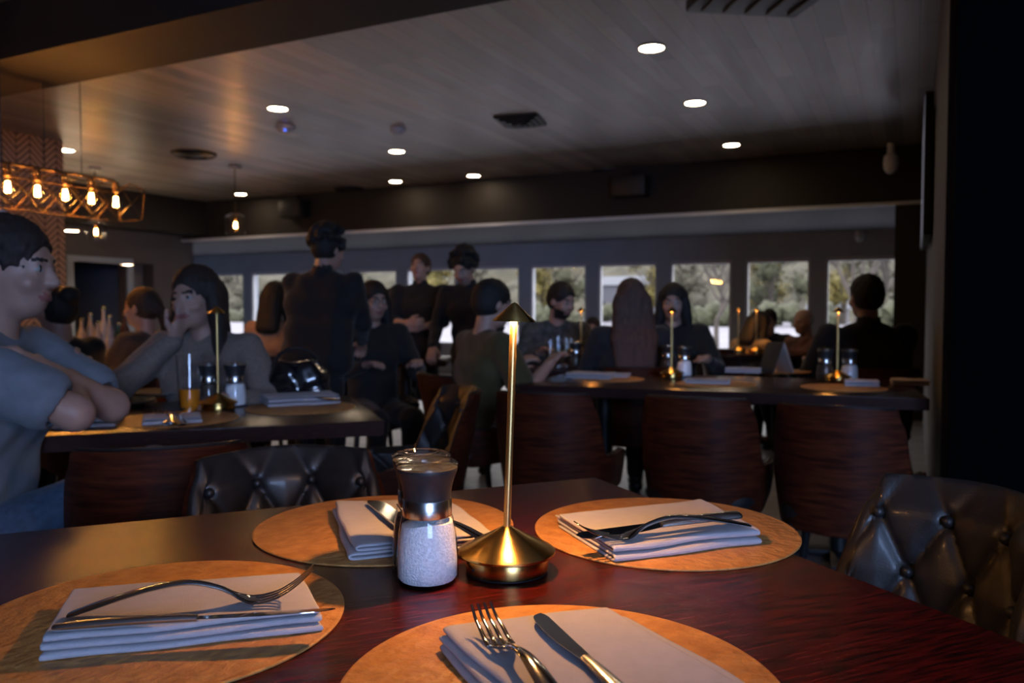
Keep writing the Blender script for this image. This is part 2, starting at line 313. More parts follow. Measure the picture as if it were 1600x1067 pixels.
def napkin(name, label, quad, z, layers=3, th=.0042, gap=.0042, step=0.0, steps=None, group=None, seed=1, nu=44, nv=16, flap=False, tail=True):
    """cloth folded back and forth; quad = A B C D : A-B the far edge, D-C the near folded edge"""
    A, B, C, D = [Vector((q[0], q[1], 0)) for q in quad]; cen = (A + B + C + D) / 4
    rnd = random.Random(seed); ph = [rnd.uniform(0, 6) for _ in range(8)]
    prof = []                                        # (v, h, layer)
    H = th + gap
    for k in range(layers):
        s0 = 0.0 + (steps[k] if steps else step * (layers - 1 - k)); s1 = 1.0 - .012 * k
        vs = [s0 + (s1 - s0) * i / nv for i in range(nv + 1)]
        if k % 2 == 1: vs = vs[::-1]
        for vv in vs: prof.append((vv, k * H, k))
        if k < layers - 1:
            vend = vs[-1]; sg = 1 if vend > .5 else -1
            for a in (35, 90, 145):
                prof.append((vend + sg * .026 * math.sin(R(a)), k * H + H * (1 - math.cos(R(a))) / 2, k + .5))
    W_ = (A - D).length
    vs_, fs_ = [], []
    for i in range(nu + 1):
        uu = i / nu
        for (vv, h, k) in prof:
            e = .010 * math.sin(k * 2.1 + ph[0]) * (uu - .5) * 2
            u2 = uu + e * .6
            wob = .011 * math.sin(uu * 5 + ph[1] + k * .9) + .006 * math.sin(uu * 13 + ph[2] + 1.7 * k)
            v2 = vv + wob * (1 if vv > .5 else -1) * abs(vv - .5) * 2
            p = (D + (C - D) * u2) * v2 + (A + (B - A) * u2) * (1 - v2)
            zz = z + th * .5 + h + (.0007 * math.sin(uu * 9 + ph[3] + 4 * vv) + .0005 * math.sin(vv * 11 + uu * 5 + ph[4])) * (1 if k > 0 else 0)
            zz += .0012 * max(0, abs(vv - .5) * 2 - .8) * 5 * math.sin(uu * 5 + ph[5]) ** 2 * (k / max(1, layers - 1))
            vs_.append((p.x - cen.x, p.y - cen.y, zz - z)) 
    n = len(prof)
    for i in range(nu):
        for j in range(n - 1): fs_.append((i * n + j, (i + 1) * n + j, (i + 1) * n + j + 1, i * n + j + 1))
    mb = MB().add(vs_, fs_)
    o = mb.build(name, M['linen'])
    o.location = (cen.x, cen.y, z)
    s = o.modifiers.new('cloth', 'SOLIDIFY'); s.thickness = th * .92; s.offset = 0; s.use_rim = True
    bv = o.modifiers.new('soft', 'SUBSURF'); bv.levels = 1; bv.render_levels = 1
    tag(o, label, 'napkin', group)
    o['top'] = layers * H
    return o
def smoothpts(ctrl, n):
    """Catmull-Rom through control tuples"""
    c = [np.array(p, float) for p in ctrl]; c = [2 * c[0] - c[1]] + c + [2 * c[-1] - c[-2]]; out = []
    m = len(c) - 3
    for i in range(n + 1):
        t = i / n * m; k = min(int(t), m - 1); t -= k; p0, p1, p2, p3 = c[k:k + 4]
        out.append(.5 * (2 * p1 + (p2 - p0) * t + (2 * p0 - 5 * p1 + 4 * p2 - p3) * t * t + (3 * p1 - p0 - 3 * p2 + p3) * t ** 3))
    return out
def fork(name, label, A, B, roll=0, group=None, hn=40, arch=.016, tip=.022):
    """A handle end, B tine tips (world points)"""
    A, B = Vector(A), Vector(B); Ln = (B - A).length; k = Ln / .2
    mb = MB()
    #     s, halfwidth, halfthick, z
    ctl = [(0, .0052, .0010, 0), (.004, .0078, .0017, .0006), (.03, .0088, .0021, arch * .42), (.065, .0075, .0021, arch * .85), (.095, .0052, .0021, arch), (.118, .0037, .0020, arch * .72), (.130, .0042, .0018, arch * .42), (.137, .0080, .0015, arch * .22), (.145, .0115, .0012, arch * .06), (.152, .0124, .0010, 0)]
    pts = smoothpts(ctl, hn)
    mb.tube([(p[0], 0, p[3]) for p in pts], [p[1] for p in pts], 12, [p[2] for p in pts])
    for q in (-1.5, -.5, .5, 1.5):
        tp = smoothpts([(.148, q * .0066, .0003), (.158, q * .0067, .0008), (.172, q * .0065, .0050), (.187, q * .0062, tip * .55), (.200, q * .0058, tip)], 14)
        rr = [.0022 - .0011 * (i / 14) ** 1.6 for i in range(15)]
        mb.tube([tuple(p) for p in tp], rr, 8, [max(.0006, .0011 - .0005 * i / 14) for i in range(15)])
    o = mb.build(name, M['steel'])
    X = (B - A).normalized(); ang = math.atan2(tip * k, .2 * k)
    Y = Vector((0, 0, 1)).cross(X).normalized(); Z = X.cross(Y)
    Mx = Matrix((X, Y, Z)).transposed().to_4x4() @ Matrix.Rotation(ang, 4, 'Y') @ Matrix.Rotation(roll, 4, 'X')
    o.matrix_world = Matrix.Translation(A) @ Mx @ Matrix.Scale(k, 4)
    return tag(o, label, 'fork', group)
def knife(name, label, A, B, roll=0, group=None, flip=1, k=None):
    """A handle end, B blade tip"""
    A, B = Vector(A), Vector(B); Ln = (B - A).length; k = Ln / .225
    t = thing(name, label, 'knife', (0, 0, 0), 0, group)
    mb = MB(); pts = smoothpts([(0, .0055, .0022, 0), (.004, .0085, .0036, .0003), (.03, .0088, .0042, .001), (.07, .0078, .0040, .0012), (.100, .0062, .0036, .0006), (.112, .0056, .0030, 0)], 26)
    mb.tube([(p[0], 0, p[3]) for p in pts], [p[1] for p in pts], 14, [p[2] for p in pts]); mb.build('handle', M['steel_br'], t)
    mb = MB(); n = 26; up, dn = [], []
    for i in range(n + 1):
        s = i / n; x = .111 + .114 * s
        lo = .0058 + .0078 * math.sin(min(1, s * 1.7) * math.pi / 2); 
        if s > .74: lo *= math.sqrt(max(0, 1 - ((s - .74) / .26) ** 2.3))
        hi = .0056 - .0004 * s
        if s > .88: hi = hi * (1 - .8 * ((s - .88) / .12) ** 2)
        up.append((x, hi * flip)); dn.append((x, -lo * flip))
    vs = []; fs = []
    for i in range(n + 1):
        th = .0011 * (1 - .6 * i / n)
        vs += [(up[i][0], up[i][1], th), (dn[i][0], dn[i][1], .0002), (dn[i][0], dn[i][1], -.0002), (up[i][0], up[i][1], -th)]
    for i in range(n):
        a, c = 4 * i, 4 * i + 4
        for j in range(4): fs.append((a + j, a + (j + 1) % 4, c + (j + 1) % 4, c + j))
    fs += [(0, 1, 2, 3), (4 * n, 4 * n + 3, 4 * n + 2, 4 * n + 1)]
    mb.add(vs, fs).build('blade', M['steel'], t, sharp=25)
    X = (B - A).normalized(); Y = Vector((0, 0, 1)).cross(X).normalized(); Z = X.cross(Y)
    t.matrix_world = Matrix.Translation(A) @ Matrix((X, Y, Z)).transposed().to_4x4() @ Matrix.Rotation(roll, 4, 'X') @ Matrix.Scale(k, 4)
    return t
# ------------------------------------------------------------------ tables
def table(name, label, corner, e1, L1, e2, L2, m, zt=TZ, th=.04, pedestal=True, bev=.002):
    """corner + two unit directions"""
    e1, e2 = Vector((*e1, 0)).normalized(), Vector((*e2, 0)).normalized(); c = Vector((*corner, 0)) + e1 * L1 / 2 + e2 * L2 / 2
    t = thing(name, label, 'table', (c.x, c.y, 0), math.atan2(e1.y, e1.x))
    sgn = 1
    a1, a2 = (L1, L2)
    MB().box((0, 0, zt - th / 2), (a1, a2, th), None, bev).build('tabletop', m, t)
    if m is M['table_far']:
        eb = MB()
        for sy in (-1, 1): eb.box((0, sy * a2 / 2, zt - th / 2 - .0015), (a1 + .003, .003, th - .001)); eb.box((sy * a1 / 2, 0, zt - th / 2 - .0015), (.003, a2 + .003, th - .001))
        eb.build('edge_band', M['table_edge'], t, False)
    for sx in ((-1, 1) if a1 > 1.1 else (0,)):
        x = sx * (a1 / 2 - .3)
        p = MB().tube([(x, 0, .03), (x, 0, zt - th - .012)], .038, 20).build('column', M['black_metal'], t)
        MB().box((x, 0, .018), (.08, .55, .03), None, .004).box((x, 0, .018), (.5, .08, .03), None, .004).build('foot', M['black_metal'], t)
        MB().box((x, 0, zt - th - .007), (.4, .08, .012)).box((x, 0, zt - th - .007), (.08, .4, .012)).build('top_bracket', M['black_metal'], t)
    return t
# ------------------------------------------------------------------ upholstered shell chairs
def chair_mesh():
    t = thing('dining_chair', 'x', 'chair')
    def plan(s):                                      # s in [-1,1] along the shell: back in the middle, arms at the ends
        a = s * 1.0
        ph = a * R(118)
        x = .265 * math.sin(max(-R(90), min(R(90), ph)))
        y = -.235 * math.cos(max(-R(90), min(R(90), ph)))
        ex = max(0, abs(ph) - R(90)); y += ex * .42
        x *= 1 - .02 * ex
        return x, y
    def sm(a, b, t): t = max(0, min(1, (t - a) / (b - a))); return t * t * (3 - 2 * t)
    def top(s):
        q = abs(s); return .81 - .005 * sm(0, .36, q) - .045 * sm(.37, .41, q) - .20 * sm(.40, .58, q) - .02 * sm(.9, 1, q)
    def bot(s): q = abs(s); return .375 + .03 * sm(.5, 1, q)
    def pt(s, v, off):
        x, y = plan(s); z = bot(s) + (top(s) - bot(s)) * v
        k = (z - .38) / .43
        sc = .80 + .20 * min(1, max(0, k)) ** .8 if True else 1
        n = Vector((x / .265 ** 2, y / .235 ** 2 if abs(s) * 118 < 90 else 0, 0)); n.normalize()
        lean = -.055 * k * max(0, math.cos(s * R(118)))
        p = Vector((x * sc, y * (.86 + .14 * k) + lean, z)); return p - n * off
    NS, NV = 150, 18
    def sheet(o0, o1, name, m, tuft=False, ns=NS, nv=NV, lo=0.0, hi=1.0, edge=0.0, par=t):
        vs, fs = [], []
        S = [-1 + 2 * i / ns for i in range(ns + 1)]
        S = [s * (1 - edge) for s in S]
        for side in (0, 1):
            for s in S:
                for j in range(nv + 1):
                    v = lo + (hi - lo) * j / nv
                    off = (o0, o1)[side]
                    if side == 1 and tuft:
                        p0 = pt(s, v, 0); uu = s * 118 / 57.3 * .25; vv = p0.z - .70
                        a_, b_ = uu / .13 + .5 , (vv - .043) / .2
                        ss, tt = a_ + b_, a_ - b_
                        ds, dt = abs(ss - round(ss)), abs(tt - round(tt))
                        c = min(ds, dt); r2 = ds * ds + dt * dt
                        rim = min(1, (1 - abs(s) / 1.0) * 14) * min(1, (1 - j / nv) * 7) * min(1, 6 * j / nv + .2)
                        off = o0 + (o1 - o0) * (.35 + .65 * rim) + (.022 * (c / (c + .12)) - .012 * math.exp(-r2 / .014)) * rim
                    vs.append(pt(s, v, off))
        n = nv + 1; T = (ns + 1) * n
        for i in range(ns):
            for j in range(nv):
                a = i * n + j; fs.append((a, a + 1, a + n + 1, a + n)); fs.append((T + a, T + a + n, T + a + n + 1, T + a + 1))
        for i in range(ns):
            for j in (0, nv): a, c = i * n + j, (i + 1) * n + j; fs.append((a, c, T + c, T + a))
        for i in (0, ns):
            for j in range(nv): a, c = i * n + j, i * n + j + 1; fs.append((a, c, T + c, T + a))
        return MB().add(vs, fs).build(name, m, par, sharp=60)
    sheet(0, .013, 'wooden_shell', M['walnut'])
    cu = sheet(.0135, .036, 'tufted_lining', M['leather_blk'], True, 130, 60, .04, 1.012, .012)
    for r in range(-2, 2):
        for q in range(-4, 5):
            a_, b_ = (q, r) if True else None
            for dd in ((0, 0), (.5, .5)):
                A_, B_ = a_ + dd[0], b_ + dd[1]
                uu, vv = (A_ - .5) * .13, B_ * .2 + .043
                s = uu / .25 * 57.3 / 118; z = .70 + vv
                if abs(s) > .88: continue
                v = (z - bot(s)) / (top(s) - bot(s))
                if v > .93 or v < .22: continue
                p = pt(s, v, .041); p2 = pt(s, v, .047)
                MB().ico((0, 0, 0), .011, 2, (1, 1, 1)).build('button', M['leather_blk'], cu).location = p
    # seat cushion
    vs, fs = [], []; 
    mb = MB(); rings = [(.40, .86), (.405, .95), (.43, 1.0), (.455, .98), (.468, .9), (.474, .6), (.476, .0)]
    n = 40; rows = []
    for z, k in rings:
        row = []
        for i in range(n):
            a = 2 * math.pi * i / n; cx, sy = math.cos(a), math.sin(a)
            e = .6; x = .205 * k * math.copysign(abs(cx) ** e, cx); y = .205 * k * math.copysign(abs(sy) ** e, sy) + .005
            row.append(mb.bm.verts.new((x, y + .01, z)))
        rows.append(row)
    for a, b_ in zip(rows, rows[1:]):
        for i in range(n): mb.bm.faces.new([a[i], a[(i + 1) % n], b_[(i + 1) % n], b_[i]])
    mb.bm.faces.new(rows[0]); mb.bm.faces.new(rows[-1])
    mb.build('seat', M['leather_blk'], t)
    MB().lathe([(0, .378), (.17, .378), (.205, .39), (.205, .402), (0, .402)], 40).build('seat_base', M['walnut'], t)
    for sx in (-1, 1):
        for sy in (-1, 1):
            MB().tube([(sx * .145, sy * .13, .385), (sx * .2, sy * .2, 0)], [.018, .010], 12).build('leg', M['black_metal'], t)
    return t
CH = chair_mesh(); _first = [True]
def chair(label, x, y, bearing, z=0, group=None):
    """bearing: the way the sitter faces (0 = away from the camera, 90 = right)"""
    if _first[0]:
        _first[0] = False; c = CH; c.location = (x, y, z); c.rotation_euler = (0, 0, -R(bearing)); c['label'] = label
        if group: c['group'] = group
        return c
    return dup(CH, label, (x, y, z), -R(bearing), group)
# ------------------------------------------------------------------ people: smooth bodies grown from a signed distance field
class Field:
    def __init__(s, lo, hi, h):
        s.h = h; s.lo = np.array(lo, float); s.n = np.ceil((np.array(hi) - s.lo) / h).astype(int) + 1
        s.f = np.full(s.n, .3, np.float32)
        s.ax = [s.lo[i] + h * np.arange(s.n[i]) for i in range(3)]
    def _sub(s, lo, hi):
        a = np.clip(np.floor((np.array(lo) - s.lo) / s.h).astype(int), 0, s.n); b = np.clip(np.ceil((np.array(hi) - s.lo) / s.h).astype(int) + 1, 0, s.n)
        sl = tuple(slice(a[i], b[i]) for i in range(3))
        X, Y, Z = np.meshgrid(*[s.ax[i][sl[i]] for i in range(3)], indexing='ij', sparse=True)
        return sl, X, Y, Z
    def _mix(s, sl, d, k, sub=False):
        f = s.f[sl]
        if f.size == 0: return
        if sub: d = -d; h = np.maximum(k - np.abs(f - d), 0); s.f[sl] = np.maximum(f, d) + h * h / (4 * k)
        else: h = np.maximum(k - np.abs(f - d), 0); s.f[sl] = np.minimum(f, d) - h * h / (4 * k)
    def cap(s, a, b, ra, rb=None, k=.02, sub=False):
        rb = ra if rb is None else rb; a, b = np.array(a, float), np.array(b, float); m = max(ra, rb) + k + 3 * s.h
        sl, X, Y, Z = s._sub(np.minimum(a, b) - m, np.maximum(a, b) + m); d = b - a; L2 = float(d @ d) + 1e-12
        t = np.clip(((X - a[0]) * d[0] + (Y - a[1]) * d[1] + (Z - a[2]) * d[2]) / L2, 0, 1)
        D = np.sqrt((X - a[0] - t * d[0]) ** 2 + (Y - a[1] - t * d[1]) ** 2 + (Z - a[2] - t * d[2]) ** 2) - (ra + (rb - ra) * t)
        s._mix(sl, D.astype(np.float32), k, sub)
    def ell(s, c, r, rot=None, k=.02, sub=False, noise=0, fr=60):
        c, r = np.array(c, float), np.array(r, float); m = r.max() + k + 3 * s.h
        sl, X, Y, Z = s._sub(c - m, c + m); X, Y, Z = X - c[0], Y - c[1], Z - c[2]
        if rot is not None:
            q = np.array(rot.transposed()); X, Y, Z = q[0][0] * X + q[0][1] * Y + q[0][2] * Z, q[1][0] * X + q[1][1] * Y + q[1][2] * Z, q[2][0] * X + q[2][1] * Y + q[2][2] * Z
        k0 = np.sqrt((X / r[0]) ** 2 + (Y / r[1]) ** 2 + (Z / r[2]) ** 2); k1 = np.sqrt((X / r[0] ** 2) ** 2 + (Y / r[1] ** 2) ** 2 + (Z / r[2] ** 2) ** 2) + 1e-9
        D = k0 * (k0 - 1) / k1
        if noise: D = D + noise * (np.sin(X * fr + 1) * np.sin(Y * fr + 2) * np.sin(Z * fr) + .5 * np.sin(X * fr * 2.1 + Z * fr) * np.sin(Y * fr * 1.9 + 1))
        s._mix(sl, D.astype(np.float32), k, sub)
    def mesh(s):
        f, h = s.f, s.h; f[0] = f[-1] = .3; f[:, 0] = f[:, -1] = .3; f[:, :, 0] = f[:, :, -1] = .3
        ins = f < 0; c = np.zeros(tuple(s.n - 1), np.int8)
        for dx in (0, 1):
            for dy in (0, 1):
                for dz in (0, 1): c += ins[dx:dx + s.n[0] - 1, dy:dy + s.n[1] - 1, dz:dz + s.n[2] - 1]
        act = np.argwhere((c > 0) & (c < 8)); idx = -np.ones(tuple(s.n - 1), np.int64); idx[tuple(act.T)] = np.arange(len(act))
        acc = np.zeros((len(act), 3)); cnt = np.zeros(len(act))
        cor = [np.array(v) for v in ((0,0,0),(1,0,0),(0,1,0),(1,1,0),(0,0,1),(1,0,1),(0,1,1),(1,1,1))]
        val = [f[tuple((act + o).T)] for o in cor]
        for i, j in ((0,1),(2,3),(4,5),(6,7),(0,2),(1,3),(4,6),(5,7),(0,4),(1,5),(2,6),(3,7)):
            a, b = val[i], val[j]; m = (a < 0) != (b < 0); t = np.where(m, a / np.where(m, a - b, 1), 0)
            acc += np.where(m[:, None], cor[i] + t[:, None] * (cor[j] - cor[i]), 0); cnt += m
        V = s.lo + h * (act + acc / cnt[:, None]); Q = []
        for a in range(3):
            u, w_ = (a + 1) % 3, (a + 2) % 3
            sl0 = [slice(1, -1)] * 3; sl1 = [slice(1, -1)] * 3; sl0[a] = slice(0, -1); sl1[a] = slice(1, None)
            A, B = ins[tuple(sl0)], ins[tuple(sl1)]; e = np.argwhere(A != B); fl = A[tuple(e.T)]
            off = np.ones(3, int); off[a] = 0; e = e + off
            du, dw = np.zeros(3, int), np.zeros(3, int); du[u] = 1; dw[w_] = 1
            q = np.stack([idx[tuple((e - du - dw).T)], idx[tuple((e - dw).T)], idx[tuple(e.T)], idx[tuple((e - du).T)]], 1)
            q[~fl] = q[~fl][:, ::-1]; Q.append(q)
        return V, np.concatenate(Q)
def np_mesh(name, V, Q, mats, parent, mi=None):
    me = bpy.data.meshes.new(name); me.vertices.add(len(V)); me.vertices.foreach_set('co', V.astype(np.float32).ravel())
    me.loops.add(Q.size); me.loops.foreach_set('vertex_index', Q.astype(np.int32).ravel()); me.polygons.add(len(Q))
    me.polygons.foreach_set('loop_start', np.arange(0, Q.size, 4, dtype=np.int32))
    for m in (mats if isinstance(mats, (list, tuple)) else [mats]): me.materials.append(m)
    if mi is not None: me.polygons.foreach_set('material_index', mi.astype(np.int32))
    me.update(calc_edges=True); me.validate(); me.shade_smooth()
    o = bpy.data.objects.new(name, me); COL.objects.link(o); o.parent = parent; return o
SK = {'fair': mat('fair_skin', (.42, .24, .18), .5, 0, .08, 30, bump=.1, bscale=300), 'tan': mat('tan_skin', (.34, .18, .12), .5, 0, .08, 30, bump=.1, bscale=300)}
LIPS = mat('lips', (.30, .10, .085), .45); EYEW = mat('eye', (.35, .33, .31), .25); PUP = mat('pupil', (.02, .012, .01), .15)
HAIR = {'black': mat('black_hair', (.008, .006, .005), .72, 0, .5, 40, bump=.6, bscale=160, stretch=(3, 3, .4)),
        'brown': mat('dark_brown_hair', (.022, .012, .008), .72, 0, .5, 40, bump=.6, bscale=160, stretch=(3, 3, .3)),
        'auburn': mat('auburn_hair', (.06, .026, .012), .72, 0, .5, 50, bump=.8, bscale=220, stretch=(3, 3, .3)),
        'long': mat('chestnut_hair', (.055, .026, .018), .72, 0, col2=(.12, .06, .04), scale=30, bump=.8, bscale=160, stretch=(4, 4, .25)),
        'grey': mat('grey_hair', (.42, .42, .43), .6, 0, .2, 40)}
CL = {}
def cloth(name, col, var=.12, col2=None, scale=30):
    if name not in CL: CL[name] = mat(name, col, .85, 0, var, scale, bump=.35, bscale=500, sheen=.1, col2=col2)
    return CL[name]
def ik(a, c, l1, l2, pole):
    a, c = Vector(a), Vector(c); d = c - a; L = min(d.length, (l1 + l2) * .995); dn = d.normalized(); c = a + dn * L
    x = (l1 * l1 - l2 * l2 + L * L) / (2 * L); y = math.sqrt(max(0, l1 * l1 - x * x))
    p = Vector(pole) - dn * Vector(pole).dot(dn); p.normalize(); return a + dn * x + p * y, c
def hand(F, w, d, nrm, side, curl, r=.0085, k=.006):
    """wrist w, direction d, palm normal nrm (palm side), side: thumb side direction"""
    d = d.normalized(); sd = (side - d * side.dot(d)).normalized(); nn = d.cross(sd); 
    if nn.dot(nrm) < 0: nn = -nn
    for q, l in ((-.028, .082), (-.010, .088), (.010, .088), (.027, .080)): F.cap(w + sd * q * .55, w + d * l + sd * q, .015, .0115, .012)
    for q, l in ((-.030, .062), (-.011, .076), (.010, .082), (.030, .073)):
        p = w + d * .085 + sd * q; a = curl
        for i, seg in enumerate((.45, .32, .25)):
            dd = (d * math.cos(a) + nn * math.sin(a)); p2 = p + dd * l * seg; F.cap(p, p2, r * (1 - .1 * i), r * (.92 - .1 * i), k); p = p2; a += curl * .9 + .12
    p = w + d * .025 + sd * .028; p2 = p + (sd * .75 + d * .75 + nn * .35).normalized() * .036; F.cap(p, p2, .013, .011, .01); p3 = p2 + (d + sd * .2 + nn * .45).normalized() * .03; F.cap(p2, p3, .0105, .0095, k); F.cap(p3, p3 + (d + nn * .5).normalized() * .024, .0095, .0082, k)
def person(label, x, y, face, seated=True, s=1.0, z0=0, lean=0, yaw=0, pitch=0, roll=0, hands=None, poles=None, shirt=None, trousers=None, hair='brown', style='short', skin='fair', sleeve='long', h=.010, hd=None, curl=.35, glasses=False, beard=False, spread=0, knee=None, side_lean=0, foot=None, collar=False, hips=.50, cross=None, bulk=1.0):
    root = thing('person', label, 'person', (x, y, z0), -R(face))
    V3 = Vector
    hz = hips if seated else .93
    hip = V3((0, -.02, hz)); T = Matrix.Rotation(-R(lean), 3, 'X') @ Matrix.Rotation(R(side_lean), 3, 'Y')
    def tp(x_, y_, z_): return hip + T @ V3((x_, y_, z_))           # torso frame
    waist, chest, nb = tp(0, -.005, .17), tp(0, 0, .37), tp(0, -.01, .52)
    sw = .175 + spread
    sh = [tp(-sw, 0, .475), tp(sw, 0, .475)]
    HR = T @ Matrix.Identity(3); HR = Matrix.Rotation(-R(yaw), 3, 'Z') @ Matrix.Rotation(-R(pitch), 3, 'X') @ Matrix.Rotation(R(roll), 3, 'Y')
    hc = nb + T @ V3((0, .012, .06)) + HR @ V3((0, .02, .105))
    if hands is None: hands = [(-.16, .33, .80), (.16, .33, .80)] if seated else [(-.24, .03, .82), (.24, .03, .82)]
    if poles is None: poles = [(-.6, -.5, -1), (.6, -.5, -1)]
    el, wr = [], []
    for i in (0, 1):
        e, c = ik(sh[i], V3(hands[i]), .275, .25, poles[i]); el.append(e); wr.append(c)
    # legs
    kn, an = [], []
    for i, sg in enumerate((-1, 1)):
        if seated:
            k_ = V3((sg * .11, .40, hz - .02)); a_ = V3((sg * .12, .38, .08))
            if cross and cross == sg: k_ = V3((sg * .02, .43, hz + .17)); a_ = V3((-sg * .25, .55, hz - .12))
        else: k_ = V3((sg * .10, .02, .50)); a_ = V3((sg * .11, -.02, .08))
        kn.append(k_); an.append(a_)
    allp = [hip, nb, hc] + sh + el + wr + kn + an
    lo = [min(p[i] for p in allp) - .24 for i in range(3)]; hi = [max(p[i] for p in allp) + .24 for i in range(3)]; lo[2] = -.0; 
    # ---- body (skin)
    F = Field(lo, hi, h)
    F.cap(hip, chest, .075, .075, .02); F.cap(chest, nb, .07, .045, .02); F.cap(tp(-.13, 0, .465), tp(.13, 0, .465), .035, .035, .03)
    F.cap(nb - (nb - chest) * .1, hc + HR @ V3((0, -.025, -.05)), .056, .052, .02)
    for i, sg in enumerate((-1, 1)):
        F.cap(sh[i], el[i], .046, .039, .02); F.cap(el[i], wr[i], .040, .0265, .02)
        fd = (wr[i] - el[i]).normalized()
        d_, n_, s_ = fd, V3((0, 0, -1)), V3((-sg, 0, 0))
        if hd and hd[i]: d_, n_, s_ = [V3(q) for q in hd[i]]
        hand(F, wr[i], d_, n_, s_, curl if not isinstance(curl, (tuple, list)) else curl[i], max(.0085, h * .98))
        F.cap(hip + V3((sg * .09, 0, 0)), kn[i], .06, .045, .03); F.cap(kn[i], an[i], .045, .034, .02); F.cap(an[i], an[i] + V3((sg * .02, .13, -.045)), .034, .028, .02)
    def H(x_, y_, z_): return hc + HR @ V3((x_, y_, z_))
    F.ell(H(0, -.012, .03), (.074, .094, .088), HR, .01); F.ell(H(0, .022, -.03), (.060, .070, .082), HR, .025); F.ell(H(0, .040, -.088), (.036, .038, .028), HR, .03)
    F.cap(H(-.028, .078, .022), H(.028, .078, .022), .012, .012, .015)
    for sg in (-1, 1):
        F.ell(H(sg * .031, .094, .002), (.017, .012, .011), HR, .012, sub=True); F.ell(H(sg * .031, .077, .001), (.0135, .0125, .0115), HR, .002)
        F.ell(H(sg * .040, .066, -.035), (.022, .018, .016), HR, .02); F.ell(H(sg * .076, -.005, -.012), (.009, .018, .030), HR, .008)
    F.cap(H(0, .088, .008), H(0, .108, -.030), .007, .0115, .012); F.ell(H(0, .097, -.033), (.018, .012, .010), HR, .008)
    F.ell(H(0, .088, -.062), (.024, .010, .0055), HR, .006); F.ell(H(0, .087, -.071), (.020, .010, .006), HR, .006)
    V, Q = F.mesh(); C = V[Q].mean(1) - np.array(hc); q = C @ np.array(HR)      # head coordinates
    mi = np.zeros(len(Q), int)
    lip = ((q[:, 0] / .025) ** 2 + ((q[:, 2] + .0665) / .011) ** 2 < 1) & (q[:, 1] > .075); mi[lip] = 1
    for sg in (-1, 1):
        ew = (((q[:, 0] - sg * .031) / .0125) ** 2 + ((q[:, 2] - .001) / .0065) ** 2 < 1) & (q[:, 1] > .06); mi[ew] = 2
        pu = (((q[:, 0] - sg * .031) / .0058) ** 2 + ((q[:, 2] - .001) / .0058) ** 2 < 1) & (q[:, 1] > .06); mi[pu] = 3
        br = (np.abs(q[:, 0] - sg * .034) < .021) & (np.abs(q[:, 2] - .0235 + .1 * np.abs(q[:, 0] - sg * .034)) < .0048) & (q[:, 1] > .068); mi[br] = 4
    if beard: bd = (q[:, 2] < -.05 - .25 * np.maximum(0, q[:, 1] - .055)) & (q[:, 2] > -.118) & (q[:, 1] > .0) & (q[:, 1] < .112) & (np.abs(q[:, 0]) < .068) & ((q[:, 2] < -.078) | (np.abs(q[:, 0]) > .028)) & ~lip; mi[bd] = 4
    bo = np_mesh('body', V, Q, [SK[skin], LIPS, EYEW, PUP, HAIR[hair]], root, mi)
    # ---- shirt
    F = Field(lo, hi, h)
    bx_ = .055 * (bulk - 1) * 2.2
    F.cap(tp(-.055 - bx_, 0, .0), tp(.055 + bx_, 0, .0), .118, .118, .04); F.cap(tp(-.05 - bx_, .0, .17), tp(.05 + bx_, 0, .17), .108, .108, .08); F.cap(tp(-.07 - bx_, .01, .34), tp(.07 + bx_, .01, .34), .112, .112, .06)
    F.cap(tp(-.10, -.005, .46), tp(.10, -.005, .46), .072, .072, .05); F.cap(tp(-.06, -.01, .495), tp(.06, -.01, .495), .05, .05, .03)
    if collar: F.cap(nb + T @ V3((0, -.005, -.01)), nb + T @ V3((0, 0, .035)), .066, .064, .012)
    for i in (0, 1):
        F.cap(sh[i], el[i] if sleeve == 'long' else sh[i] + (el[i] - sh[i]) * .72, .066, .056 if sleeve == 'long' else .072, .04)
        if sleeve == 'long': F.cap(el[i], wr[i] - (wr[i] - el[i]) * .06, .054, .038, .02)
        if sleeve == 'rolled': F.cap(sh[i], el[i], .064, .052, .03); F.cap(el[i], el[i] + (wr[i] - el[i]) * .25, .052, .050, .02)
    # folds
    sl, X, Y, Z = F._sub(lo, hi); F.f[sl] += (.0035 * np.sin(X * 38 + Z * 22 + Y * 9) * np.sin(Z * 31 - Y * 26 + X * 7)).astype(np.float32)
    F.cap(nb + T @ V3((0, 0, .02)), nb + T @ V3((0, 0, .2)), .050, .07, .005, sub=True)
    if sleeve == 'short':
        for i in (0, 1): e0 = sh[i] + (el[i] - sh[i]) * .80; F.cap(e0, e0 + (el[i] - sh[i]) * .6, .047, .08, .004, sub=True)
    V, Q = F.mesh(); np_mesh('shirt', V, Q, shirt, root)
    # ---- trousers, shoes
    F = Field(lo, hi, max(h, .011))
    F.cap(hip + V3((-.06, 0, 0)), hip + V3((.06, 0, 0)), .114, .114, .04)
    for i, sg in enumerate((-1, 1)):
        F.cap(hip + V3((sg * .08, 0, -.01)), kn[i], .086, .066, .04); F.cap(kn[i], an[i] + (kn[i] - an[i]) * .08, .064, .050, .03)
    sl, X, Y, Z = F._sub(lo, hi); F.f[sl] += (.003 * np.sin(X * 38 + Z * 32 + Y * 19) * np.sin(Z * 41 - Y * 36 + X * 7)).astype(np.float32)
    V, Q = F.mesh(); np_mesh('trousers', V, Q, trousers or cloth('black_trousers', (.006, .006, .007)), root)
